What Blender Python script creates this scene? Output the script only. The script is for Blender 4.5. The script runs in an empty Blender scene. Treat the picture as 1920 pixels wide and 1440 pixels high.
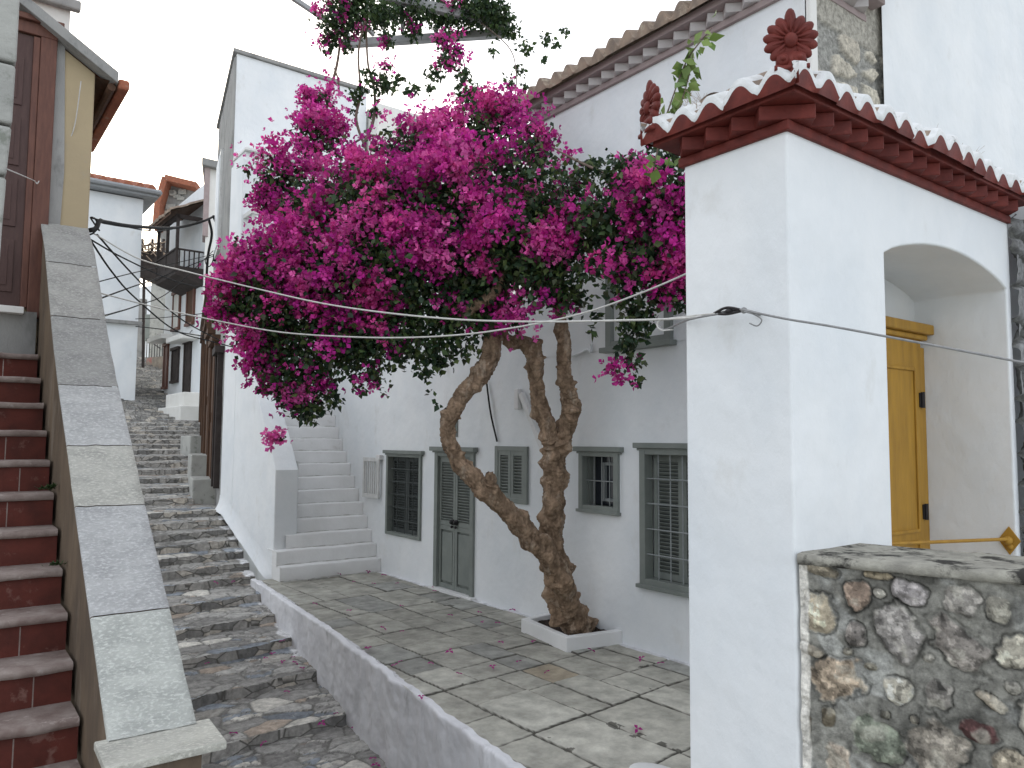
import bpy, math, random
import numpy as np
from math import sin, cos, radians, pi, sqrt, atan2
from mathutils import Vector, Matrix, noise
random.seed(7); RNG = np.random.default_rng(11)
SC = bpy.context.scene; COL = SC.collection
# ------------------------------------------------------------------ camera
YAW, PIT, ROL, FPX, CZ = radians(37), radians(4.16), radians(.4), 1443., 1.95
fw = Vector((sin(YAW)*cos(PIT), cos(YAW)*cos(PIT), sin(PIT)))
r0 = Vector((cos(YAW), -sin(YAW), 0)); u0 = r0.cross(fw)
rt = r0*cos(ROL) + u0*sin(ROL); up = u0*cos(ROL) - r0*sin(ROL)
cam = bpy.data.cameras.new('camera'); co = bpy.data.objects.new('camera', cam); COL.objects.link(co)
M = Matrix((rt, up, -fw)).transposed().to_4x4(); M.translation = Vector((0, 0, CZ)); co.matrix_world = M
cam.sensor_width = 36; cam.lens = FPX/1920*36; cam.clip_start = .05; cam.clip_end = 3000; SC.camera = co
# survey helpers: sight lines measured on the photograph, cut with the real planes of the place
def ray(px, py): return fw + rt*((px-960)/FPX) + up*((720-py)/FPX)
def W(px, py, D): return Vector((0, 0, CZ)) + ray(px, py)*D
def on(ax, px, py, v):
    d = ray(px, py); k = (v - (CZ if ax == 2 else 0))/d[ax]; return Vector((0, 0, CZ)) + d*k
def G(px, D): p = W(px, 825, D); return Vector((p.x, p.y))
def lerp(a, b, t): return a + (b-a)*t
# ------------------------------------------------------------------ materials
def newmat(name):
    m = bpy.data.materials.new(name); m.use_nodes = True; nt = m.node_tree
    return m, nt, nt.nodes['Principled BSDF']
def nd(nt, t, **kw):
    n = nt.nodes.new(t)
    for k, v in kw.items(): setattr(n, k, v)
    return n
def noise_n(nt, scale, detail=4, rough=.55, vec=None, dist=0):
    n = nd(nt, 'ShaderNodeTexNoise'); n.inputs['Scale'].default_value = scale; n.inputs['Detail'].default_value = detail
    n.inputs['Roughness'].default_value = rough; n.inputs['Distortion'].default_value = dist
    if vec is not None: nt.links.new(vec, n.inputs['Vector'])
    return n.outputs['Fac']
def ramp(nt, fac, stops):
    r = nd(nt, 'ShaderNodeValToRGB'); nt.links.new(fac, r.inputs[0]); e = r.color_ramp.elements
    while len(e) < len(stops): e.new(.5)
    for i, (p, c) in enumerate(stops): e[i].position = p; e[i].color = (*c, 1) if not isinstance(c, (int, float)) else (c, c, c, 1)
    return r.outputs[0]
def mixc(nt, fac, a, b, mode='MIX'):
    m = nd(nt, 'ShaderNodeMix', data_type='RGBA', blend_type=mode)
    for s, v in ((0, fac), (6, a), (7, b)):
        if hasattr(v, 'links'): nt.links.new(v, m.inputs[s])
        elif isinstance(v, (int, float)): m.inputs[s].default_value = v
        else: m.inputs[s].default_value = (*v, 1)
    return m.outputs[2]
def bump(nt, b, h, strength=.3, dist=.01, prev=None):
    n = nd(nt, 'ShaderNodeBump'); n.inputs['Strength'].default_value = strength; n.inputs['Distance'].default_value = dist
    nt.links.new(h, n.inputs['Height'])
    if prev is not None: nt.links.new(prev, n.inputs['Normal'])
    nt.links.new(n.outputs[0], b.inputs['Normal']); return n.outputs[0]
def texc(nt, sc=None):
    t = nd(nt, 'ShaderNodeTexCoord').outputs['Object']
    if sc:
        mp = nd(nt, 'ShaderNodeMapping'); mp.inputs['Scale'].default_value = sc; nt.links.new(t, mp.inputs['Vector']); return mp.outputs[0]
    return t
def mat(name, c, c2=None, scale=3, rough=.8, bs=60, bstr=.2, bd=.004, spots=None, sscale=8, slo=.6, shi=.7, stretch=None, big=None, attr=None, metal=0):
    """two-tone noise colour, optional worn spots of a third colour, fine bump and an optional long wave"""
    m, nt, b = newmat(name); v = texc(nt, stretch); v0 = texc(nt)
    c2 = c2 or tuple(x*.85 for x in c)
    col = mixc(nt, ramp(nt, noise_n(nt, scale, 6, .6, v), [(.35, 0.), (.65, 1.)]), c, c2)
    if spots: col = mixc(nt, ramp(nt, noise_n(nt, sscale, 8, .65, v), [(slo, 0.), (shi, 1.)]), col, spots)
    if attr:
        a = nd(nt, 'ShaderNodeAttribute'); a.attribute_name = attr; col = mixc(nt, 1., col, a.outputs['Color'], 'MULTIPLY')
    nt.links.new(col, b.inputs['Base Color']); b.inputs['Roughness'].default_value = rough; b.inputs['Metallic'].default_value = metal
    b.inputs['Specular IOR Level'].default_value = .25
    pv = None
    if big: pv = bump(nt, b, noise_n(nt, big[0], 3, .5, v0), .6, big[1])
    bump(nt, b, noise_n(nt, bs, 6, .65, v), bstr, bd, pv)
    return m
WHITE = mat('whitewash', (.80, .815, .82), (.715, .745, .765), 1.6, .85, 38, .5, .005, (.58, .57, .53), 2.6, .60, .9, (1, 1, .6), big=(2.2, .05))
WHITE2 = mat('whitewash_dusty', (.78, .78, .775), (.70, .70, .69), 2, .9, 50, .45, .006, (.46, .45, .42), 3.5, .62, .84, big=(3, .03))
WALLBASE = mat('whitewash_rough', (.77, .77, .79), (.65, .65, .67), 3, .9, 30, .6, .008, (.33, .33, .33), 4, .58, .8, (1, 1, .35), big=(4, .04))
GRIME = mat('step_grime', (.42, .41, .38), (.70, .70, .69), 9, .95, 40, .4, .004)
CREAM = mat('cream_render', (.76, .75, .72), (.69, .68, .64), 2, .9, 40, .3, .004)
YELLOW = mat('ochre_render', (.44, .355, .225), (.39, .315, .205), 1.5, .9, 40, .35, .005, (.36, .32, .25), 3, .6, .75, big=(2, .02))
GREYP = mat('grey_cement_render', (.33, .325, .31), (.24, .24, .235), 2.5, .95, 30, .6, .01, (.16, .16, .15), 5, .55, .75, (1, 1, .5))
STONEG = mat('grey_limestone', (.42, .42, .39), (.33, .33, .31), 3, .9, 25, .7, .012, (.22, .23, .20), 6, .58, .66, big=(5, .02))
MARBLE = mat('grey_marble_slab', (.50, .50, .48), (.37, .37, .36), 5, .75, 38, 1., .018, (.60, .60, .58), 48, .50, .62, (1, 2.2, 1), attr='tint', big=(14, .012))
BROWNWALL = mat('dirty_plaster', (.17, .125, .085), (.10, .075, .055), 4, .95, 20, .6, .01, (.24, .2, .16), 5, .55, .8, (1, 1, .4))
REDSTEP = mat('red_step_paint', (.115, .027, .019), (.07, .018, .013), 6, .65, 60, .35, .004, (.17, .085, .07), 7, .60, .68)
NOSING = mat('worn_pink_nosing', (.31, .26, .235), (.19, .14, .125), 8, .85, 50, .6, .008, (.44, .38, .35), 10, .58, .7)
DARKWOOD = mat('dark_brown_door', (.085, .048, .042), (.07, .038, .034), 8, .5, 30, .25, .003, stretch=(6, 6, 1))
FRAMEWOOD = mat('red_brown_frame', (.155, .07, .05), (.11, .05, .038), 6, .55, 30, .3, .003, stretch=(6, 6, 1))
OLDWOOD = mat('weathered_timber', (.12, .065, .038), (.07, .042, .03), 5, .8, 25, .5, .006, stretch=(5, 5, .6))
BLACKWOOD = mat('dark_balcony_timber', (.055, .045, .042), (.035, .028, .026), 5, .8, 25, .5, .006)
GREENGREY = mat('grey_green_paint', (.225, .245, .225), (.185, .205, .19), 4, .55, 80, .2, .002, (.19, .205, .19), 9, .6, .75)
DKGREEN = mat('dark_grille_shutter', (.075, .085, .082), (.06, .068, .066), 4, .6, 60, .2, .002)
IRON = mat('dark_iron', (.02, .02, .022), (.035, .03, .03), 20, .5, 60, .2, .002)
GRILLE = mat('painted_grille_bar', (.30, .32, .32), (.24, .26, .26), 20, .5, 60, .2, .001)
WHITEWOOD = mat('white_painted_wood', (.66, .66, .65), (.56, .56, .54), 8, .6, 40, .3, .003, (.35, .33, .30), 12, .66, .74)
PERG = mat('faded_pergola_timber', (.42, .43, .43), (.30, .31, .31), 5, .8, 40, .5, .004)
OXBLOOD = mat('oxblood_painted_clay', (.165, .030, .022), (.10, .018, .014), 11, .6, 60, .35, .004, (.25, .06, .045), 10, .6, .8)
TERRA = mat('aged_roof_tile', (.33, .25, .19), (.20, .16, .13), 7, .9, 40, .6, .008, (.42, .36, .28), 12, .55, .68)
TERRARED = mat('red_roof_tile', (.36, .13, .075), (.25, .10, .065), 7, .9, 40, .6, .008, (.34, .27, .22), 9, .58, .7)
TILEWHITE = mat('limewashed_tile', (.74, .75, .75), (.60, .61, .60), 9, .9, 50, .7, .008, (.20, .21, .19), 14, .60, .68)
DUSTPINK = mat('dusty_pink_cornice', (.37, .30, .29), (.31, .25, .245), 6, .85, 40, .4, .004)
DENTILW = mat('pale_dentil_paint', (.55, .52, .51), (.47, .44, .43), 6, .85, 40, .4, .004)
OCHREDOOR = mat('ochre_door_paint', (.44, .245, .038), (.34, .185, .032), 5, .5, 30, .3, .003, (.38, .22, .04), 8, .6, .8, (4, 4, .6))
BARK = mat('gnarled_bark', (.36, .26, .18), (.155, .108, .074), 16, .95, 38, 1., .014, (.46, .38, .30), 10, .54, .7, (1, 1, .45), attr='tint', big=(20, .02))
TWIG = mat('thin_vine_wood', (.20, .15, .12), (.12, .09, .075), 20, .9, 50, .6, .005)
SOIL = mat('planter_soil', (.05, .035, .028), (.02, .015, .012), 30, .95, 40, 1., .02)
CABLEB = mat('black_cable', (.012, .012, .012), (.02, .02, .02), 20, .95, 60, .1, .001)
CABLEG = mat('grey_steel_cable', (.30, .30, .30), (.22, .22, .22), 40, .45, 90, .3, .001)
CABLEW = mat('white_cable', (.62, .61, .58), (.50, .49, .46), 30, .5, 90, .2, .001)
ZINC = mat('painted_gutter', (.30, .31, .32), (.24, .25, .26), 5, .5, 60, .1, .001)
COPING = mat('lichened_coping_stone', (.40, .385, .33), (.24, .23, .20), 9, .95, 30, .9, .012, (.04, .038, .034), 7, .50, .60, big=(12, .02))
def vcmat(name, nscale, nlo, nhi, rough, bs, bstr, bd, spots=None, sscale=12, riser=False):
    m, nt, b = newmat(name); a = nd(nt, 'ShaderNodeAttribute'); a.attribute_name = 'tint'; v = texc(nt)
    col = mixc(nt, 1., a.outputs['Color'], ramp(nt, noise_n(nt, nscale, 8, .7, v), [(.3, nlo), (.7, nhi)]), 'MULTIPLY')
    if spots: col = mixc(nt, ramp(nt, noise_n(nt, sscale, 8, .7, v, .6), [(.6, 0.), (.68, 1.)]), col, spots)
    nt.links.new(col, b.inputs['Base Color']); b.inputs['Roughness'].default_value = rough; b.inputs['Specular IOR Level'].default_value = .3
    if riser:
        ge = nd(nt, 'ShaderNodeNewGeometry'); sx = nd(nt, 'ShaderNodeSeparateXYZ'); nt.links.new(ge.outputs['True Normal'], sx.inputs[0]); steep = ramp(nt, sx.outputs['Z'], [(.55, 1.), (.8, 0.)])
        mp = nd(nt, 'ShaderNodeMapping'); mp.inputs['Scale'].default_value = (4.2, 4.2, 9); nt.links.new(v, mp.inputs['Vector'])
        v1 = nd(nt, 'ShaderNodeTexVoronoi'); nt.links.new(mp.outputs[0], v1.inputs['Vector']); v1.inputs['Scale'].default_value = 1
        v2 = nd(nt, 'ShaderNodeTexVoronoi', feature='DISTANCE_TO_EDGE'); nt.links.new(mp.outputs[0], v2.inputs['Vector']); v2.inputs['Scale'].default_value = 1
        sc_ = nd(nt, 'ShaderNodeSeparateColor'); nt.links.new(v1.outputs['Color'], sc_.inputs[0])
        st_ = mixc(nt, 1., ramp(nt, sc_.outputs[0], [(0., (.14, .137, .13)), (.5, (.25, .24, .22)), (.8, (.33, .315, .29)), (1., (.42, .38, .32))]), ramp(nt, noise_n(nt, nscale, 8, .7, v), [(.3, nlo), (.7, nhi)]), 'MULTIPLY')
        st_ = mixc(nt, ramp(nt, v2.outputs[0], [(.01, 1.), (.06, 0.)]), st_, (.09, .085, .075)); col = mixc(nt, steep, col, st_); nt.links.new(col, b.inputs['Base Color'])
    bump(nt, b, noise_n(nt, bs, 8, .7, v), bstr, bd); return m
COBBLE = vcmat('cobble_stone', 14, .55, 1.4, .85, 40, .8, .012, (.46, .45, .41), 7, riser=True)
FLAG = vcmat('flagstone', 5, .62, 1.3, .8, 60, .6, .006)
RUBBLE = vcmat('rubble_stone', 26, .45, 1.6, .8, 45, 1., .014)
def leafmat(name, tr, glossy, hue=None):
    m, nt, b = newmat(name); a = nd(nt, 'ShaderNodeAttribute'); a.attribute_name = 'tint'
    nt.links.new(a.outputs['Color'], b.inputs['Base Color']); b.inputs['Roughness'].default_value = glossy
    b.inputs['Specular IOR Level'].default_value = .3
    t = nd(nt, 'ShaderNodeBsdfTranslucent'); nt.links.new(a.outputs['Color'], t.inputs['Color'])
    mx = nd(nt, 'ShaderNodeMixShader'); mx.inputs[0].default_value = tr
    nt.links.new(b.outputs[0], mx.inputs[1]); nt.links.new(t.outputs[0], mx.inputs[2])
    nt.links.new(mx.outputs[0], nt.nodes['Material Output'].inputs['Surface']); return m
LEAF = leafmat('bougainvillea_leaf', .25, .45); BRACT = leafmat('magenta_bract', .42, .6)
def glassmat():
    m, nt, b = newmat('dark_window_glass'); b.inputs['Base Color'].default_value = (.03, .035, .045, 1)
    b.inputs['Roughness'].default_value = .08; b.inputs['Specular IOR Level'].default_value = .6; return m
GLASS = glassmat()
# ------------------------------------------------------------------ mesh building
class MB:
    def __init__(s): s.v = []; s.f = []; s.m = []
    def add(s, vs, fs, mi=0):
        k = len(s.v); s.v += [tuple(p) for p in vs]; s.f += [tuple(i+k for i in f) for f in fs]; s.m += [mi]*len(fs); return s
    def box(s, a, b, mi=0):
        x0, y0, z0 = a; x1, y1, z1 = b
        x0, x1 = min(x0, x1), max(x0, x1); y0, y1 = min(y0, y1), max(y0, y1); z0, z1 = min(z0, z1), max(z0, z1)
        return s.add([(x0,y0,z0),(x1,y0,z0),(x1,y1,z0),(x0,y1,z0),(x0,y0,z1),(x1,y0,z1),(x1,y1,z1),(x0,y1,z1)],
                     [(0,3,2,1),(4,5,6,7),(0,1,5,4),(1,2,6,5),(2,3,7,6),(3,0,4,7)], mi)
    def obox(s, c, ax, ay, az, mi=0):
        c = Vector(c); ax = Vector(ax); ay = Vector(ay); az = Vector(az)
        return s.add([c-ax-ay-az, c+ax-ay-az, c+ax+ay-az, c-ax+ay-az, c-ax-ay+az, c+ax-ay+az, c+ax+ay+az, c-ax+ay+az],
                     [(0,3,2,1),(4,5,6,7),(0,1,5,4),(1,2,6,5),(2,3,7,6),(3,0,4,7)], mi)
    def prism(s, poly, z0, z1, mi=0):
        n = len(poly); f = [tuple(range(n-1, -1, -1)), tuple(range(n, 2*n))] + [(i, (i+1) % n, n+(i+1) % n, n+i) for i in range(n)]
        zz0 = z0 if isinstance(z0, (list, tuple)) else [z0]*n; zz1 = z1 if isinstance(z1, (list, tuple)) else [z1]*n
        return s.add([(p[0], p[1], z) for p, z in zip(poly, zz0)] + [(p[0], p[1], z) for p, z in zip(poly, zz1)], f, mi)
    def extr(s, poly3, d, mi=0):
        n = len(poly3); d = Vector(d); f = [tuple(range(n-1, -1, -1)), tuple(range(n, 2*n))] + [(i, (i+1) % n, n+(i+1) % n, n+i) for i in range(n)]
        return s.add([Vector(p) for p in poly3] + [Vector(p)+d for p in poly3], f, mi)
    def tube(s, pts, r, n=8, mi=0, cap=True):
        pts = [Vector(p) for p in pts]; k = len(s.v); L = len(pts); prev = None
        for i, p in enumerate(pts):
            t = (pts[min(i+1, L-1)]-pts[max(i-1, 0)]).normalized()
            if prev is None: a = t.orthogonal().normalized()
            else: a = (prev - t*prev.dot(t)); a = a.normalized() if a.length > 1e-5 else t.orthogonal().normalized()
            prev = a; b = t.cross(a); rr = r[i] if isinstance(r, (list, tuple)) else r
            for j in range(n): q = 2*pi*j/n; s.v.append(tuple(p + a*(cos(q)*rr) + b*(sin(q)*rr)))
        for i in range(L-1):
            for j in range(n): s.f.append((k+i*n+j, k+i*n+(j+1) % n, k+(i+1)*n+(j+1) % n, k+(i+1)*n+j)); s.m.append(mi)
        if cap: s.f.append(tuple(k+j for j in range(n-1, -1, -1))); s.f.append(tuple(k+(L-1)*n+j for j in range(n))); s.m += [mi, mi]
        return s
    def ball(s, c, r, sx=1, sy=1, sz=1, n=10, mi=0):
        vs = []; fs = []; c = Vector(c)
        for i in range(n+1):
            for j in range(n*2):
                a = pi*i/n; q = pi*j/n; vs.append(c + Vector((sin(a)*cos(q)*sx, sin(a)*sin(q)*sy, cos(a)*sz))*r)
        for i in range(n):
            for j in range(2*n): fs.append((i*2*n+j, (i+1)*2*n+j, (i+1)*2*n+(j+1) % (2*n), i*2*n+(j+1) % (2*n)))
        return s.add(vs, fs, mi)
    def build(s, name, mats, parent=None, bevel=0, smooth=False, tint=None, seg=2):
        me = bpy.data.meshes.new(name); me.from_pydata(s.v, [], s.f)
        mats = mats if isinstance(mats, (list, tuple)) else [mats]
        for m in mats: me.materials.append(m)
        if len(mats) > 1: me.polygons.foreach_set('material_index', s.m)
        if smooth: me.polygons.foreach_set('use_smooth', [True]*len(me.polygons))
        o = bpy.data.objects.new(name, me); COL.objects.link(o)
        if tint is not None: settint(me, tint)
        if parent is not None:
            o.parent = parent
            if parent.type == 'EMPTY': o.matrix_parent_inverse = Matrix.Translation(-parent.location)
        if bevel:
            b = o.modifiers.new('b', 'BEVEL'); b.width = bevel; b.segments = seg; b.limit_method = 'ANGLE'; b.angle_limit = radians(40)
        return o
def settint(me, cols):
    a = me.color_attributes.new('tint', 'FLOAT_COLOR', 'POINT'); arr = np.ones((len(me.vertices), 4), np.float32); arr[:, :3] = cols
    a.data.foreach_set('color', arr.ravel())
def thing(name, label, cat, loc=(0, 0, 0), group=None):
    o = bpy.data.objects.new(name, None); o.empty_display_size = .2; COL.objects.link(o); o.location = loc
    return tag(o, label, cat, group)
def tag(o, label, cat, group=None, kind=None):
    o['label'] = label; o['category'] = cat
    if group: o['group'] = group
    if kind: o['kind'] = kind
    return o
def struct(o): o['kind'] = 'structure'; return o
def grid(name, P, mats, parent=None, tint=None, smooth=True, flip=False, matidx=None):
    nu, nv, _ = P.shape; me = bpy.data.meshes.new(name)
    i = np.arange(nu-1)[:, None]*nv + np.arange(nv-1)[None, :]
    q = np.stack([i, i+nv, i+nv+1, i+1] if not flip else [i, i+1, i+nv+1, i+nv], -1).reshape(-1, 4)
    me.vertices.add(nu*nv); me.vertices.foreach_set('co', P.reshape(-1).astype(np.float32))
    me.loops.add(q.size); me.loops.foreach_set('vertex_index', q.reshape(-1).astype(np.int32))
    me.polygons.add(len(q)); me.polygons.foreach_set('loop_start', np.arange(0, q.size, 4, dtype=np.int32))
    me.polygons.foreach_set('loop_total', np.full(len(q), 4, np.int32)); me.update(); me.validate()
    for m in (mats if isinstance(mats, (list, tuple)) else [mats]): me.materials.append(m)
    if matidx is not None: me.polygons.foreach_set('material_index', matidx.astype(np.int32).ravel())
    if smooth: me.polygons.foreach_set('use_smooth', np.ones(len(q), bool))
    if tint is not None: settint(me, tint.reshape(-1, 3))
    o = bpy.data.objects.new(name, me); COL.objects.link(o)
    if parent is not None:
        o.parent = parent
        if parent.type == 'EMPTY': o.matrix_parent_inverse = Matrix.Translation(-parent.location)
    return o
def spline(pts, n=8):
    """Catmull-Rom through tuples of any length"""
    P = [np.array(p, float) for p in pts]; P = [2*P[0]-P[1]] + P + [2*P[-1]-P[-2]]; out = []
    for i in range(1, len(P)-2):
        a, b, c, d = P[i-1:i+3]
        for k in range(n):
            t = k/n; out.append(.5*((2*b)+(-a+c)*t+(2*a-5*b+4*c-d)*t*t+(-a+3*b-3*c+d)*t**3))
    out.append(P[-2]); return out
# value noise and cells in numpy
def vnoise(x, y, s, seed=0):
    r = np.random.default_rng(seed).random((256, 256)); x = x/s; y = y/s; xi = np.floor(x).astype(int); yi = np.floor(y).astype(int)
    fx = x-xi; fy = y-yi; fx = fx*fx*(3-2*fx); fy = fy*fy*(3-2*fy); g = lambda a, b: r[a % 256, b % 256]
    return (g(xi, yi)*(1-fx)+g(xi+1, yi)*fx)*(1-fy)+(g(xi, yi+1)*(1-fx)+g(xi+1, yi+1)*fx)*fy
def fbm(x, y, s, seed=0, o=4):
    t = 0; a = .5
    for k in range(o): t = t+a*vnoise(x, y, s/2**k, seed+k); a /= 2
    return t/(1-.5**o)
def cells(x, y, sx, sy, seed=0, jit=.8):
    rg = np.random.default_rng(seed); jx = rg.random((256, 256)); jy = rg.random((256, 256))
    u = x/sx; v = y/sy; ui = np.floor(u).astype(int); vi = np.floor(v).astype(int)
    f1 = np.full(x.shape, 9.); f2 = np.full(x.shape, 9.); cid = np.zeros(x.shape, int)
    for a in (-1, 0, 1):
        for b in (-1, 0, 1):
            ci = ui+a; cj = vi+b; off = .5*(cj % 2)
            px = ci+.5+jit*(jx[ci % 256, cj % 256]-.5); py = cj+.5+jit*(jy[ci % 256, cj % 256]-.5)
            d = np.hypot((u-px), (v-py)); idd = (ci % 256)*256+(cj % 256)
            n = d < f1; f2 = np.where(n, f1, np.minimum(f2, d)); cid = np.where(n, idd, cid); f1 = np.where(n, d, f1)
    return f2-f1, cid
# ------------------------------------------------------------------ world and light
w = bpy.data.worlds.new('World'); SC.world = w; w.use_nodes = True; nt = w.node_tree; bg = nt.nodes['Background']
SUN_AZ, SUN_EL = radians(14), radians(20)       # azimuth from +Y towards +X: the glow up the lane
sky = nd(nt, 'ShaderNodeTexSky', sky_type='NISHITA'); sky.sun_disc = False; sky.sun_elevation = SUN_EL; sky.sun_rotation = SUN_AZ
sky.air_density = 1.; sky.dust_density = 2.5; sky.ozone_density = 1.5
tc = nd(nt, 'ShaderNodeTexCoord'); cl = noise_n(nt, 1.6, 6, .55, tc.outputs['Generated'])
# a thin bright veil of high cloud over the blue
veil = mixc(nt, ramp(nt, cl, [(.2, .45), (.8, .8)]), sky.outputs[0], (8.9, 9.1, 9.4))
nt.links.new(veil, bg.inputs['Color']); bg.inputs['Strength'].default_value = .11
sl = bpy.data.lights.new('sun', 'SUN'); sl.energy = .8; sl.angle = radians(12); sl.color = (1, .93, .82)
so = bpy.data.objects.new('sun', sl); COL.objects.link(so)
sd = Vector((sin(SUN_AZ)*cos(SUN_EL), cos(SUN_AZ)*cos(SUN_EL), sin(SUN_EL))); so.rotation_euler = sd.to_track_quat('Z', 'Y').to_euler()
vs = SC.view_settings; vs.view_transform = 'Standard'; vs.look = 'None'; vs.gamma = 1; vs.exposure = 1.0
# ------------------------------------------------------------------ ground, street, terrace
g = MB(); g.add([(-900, -900, -1.6), (900, -900, -1.6), (900, 900, -1.6), (-900, 900, -1.6)], [(0, 1, 2, 3)])
struct(g.build('ground', STONEG))
XE = lambda Y: np.interp(Y, [2.0, 3.94, 5.04, 7.27, 10.84, 14], [2.78, 2.906, 3.026, 3.313, 3.67, 3.95])
pr = [(G(393, 17)), (G(380, 22)), (G(345, 28.5)), (G(318, 38)), (G(300, 50))]
pl = [(G(236, 29)), (G(236, 38)), (G(235, 50))]
XR = lambda Y: np.interp(Y, [2, 3.94, 5.04, 7.27, 10.84, 13.3]+[p.y for p in pr], [2.80, 2.93, 3.05, 3.34, 3.76, 3.97]+[p.x+.25 for p in pr])
XL = lambda Y: np.interp(Y, [2, 7.2]+[p.y for p in pl], [.98, .98]+[p.x-.6 for p in pl])
ZS = lambda Y: np.interp(Y, [0, 3, 5.6, 7.0, 8.9, 10.8, 12.9, 17.4, 22.6, 30.4, 40, 52], [-1.3, -.98, -.72, -.60, -.33, 0, .74, 1.25, 2.05, 3.15, 5.5, 8.2])
def streetz(X, Y, relief=True):
    RI = .125
    Yw = Y + (fbm(X, Y*.2, .6, 5)-.5)*.15 + (vnoise(X, Y*.3, .16, 9)-.5)*.045 - .12*(X-2)
    zz = ZS(Yw)/RI; k = np.floor(zz); fr = zz-k
    z = (k + fr*.22)*RI + np.clip((fr-.93)/.07, 0, 1)*RI*.78*0
    e, cid = cells(X+.05*(fbm(X, Y, .2, 2)-.5), Y+.08*(fbm(X, Y, .2, 3)-.5), .33, .20, 4, .9)
    e2, cid2 = cells(X, Y, .11, .08, 8, .9); small = (cid*7919 % 10) < 3
    ee = np.where(small, np.minimum(e, e2*.8+.02), e); idd = np.where(small, cid*31+cid2, cid)
    rr = (idd*2654435761 % 1000)/1000.
    if relief: z = z + .015*np.clip(ee/.22, 0, 1)**.6 + (rr-.5)*.011 + (fbm(X, Y, .06, 6)-.5)*.012
    return z, ee, rr, (idd*40503 % 997)/997., fr
ys = np.concatenate([np.arange(2.2, 9.2, .014), np.arange(9.2, 14, .024), np.arange(14, 24, .045), np.arange(24, 44, .07)])
tt = np.linspace(0, 1, 170); Yg = np.repeat(ys[:, None], len(tt), 1); Xg = XL(ys)[:, None]*(1-tt) + XR(ys)[:, None]*tt
Z, ee, rr, r2, fr = streetz(Xg, Yg)
stone = np.stack([.33+.22*(rr-.5), .32+.215*(rr-.5), .30+.20*(rr-.5)], -1)
stone = np.where((r2 > .86)[..., None], stone*np.array([1.6, 1.58, 1.52]), stone); stone = np.where((r2 < .06)[..., None], stone*np.array([1.08, .92, .8]), stone)
stone = np.where(((r2 > .5) & (r2 < .62))[..., None], stone*np.array([.75, .85, 1.0]), stone)
mort = np.array([.17, .165, .15])*(1+.5*(fbm(Xg, Yg, .5, 21)-.5))[..., None]
mk = np.clip((ee-.03)/.06, 0, 1)[..., None]; tint = mort*(1-mk)+stone*mk
tint = tint*(1+.55*np.clip(1-fr/.16, 0, 1)*fbm(Xg, Yg, .12, 34))[..., None]
drt = np.clip((fbm(Xg, Yg, .35, 33)-.52)*5, 0, 1)[..., None]; tint = tint*(1-.15*drt)+np.array([.10, .095, .085])*.15*drt
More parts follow.
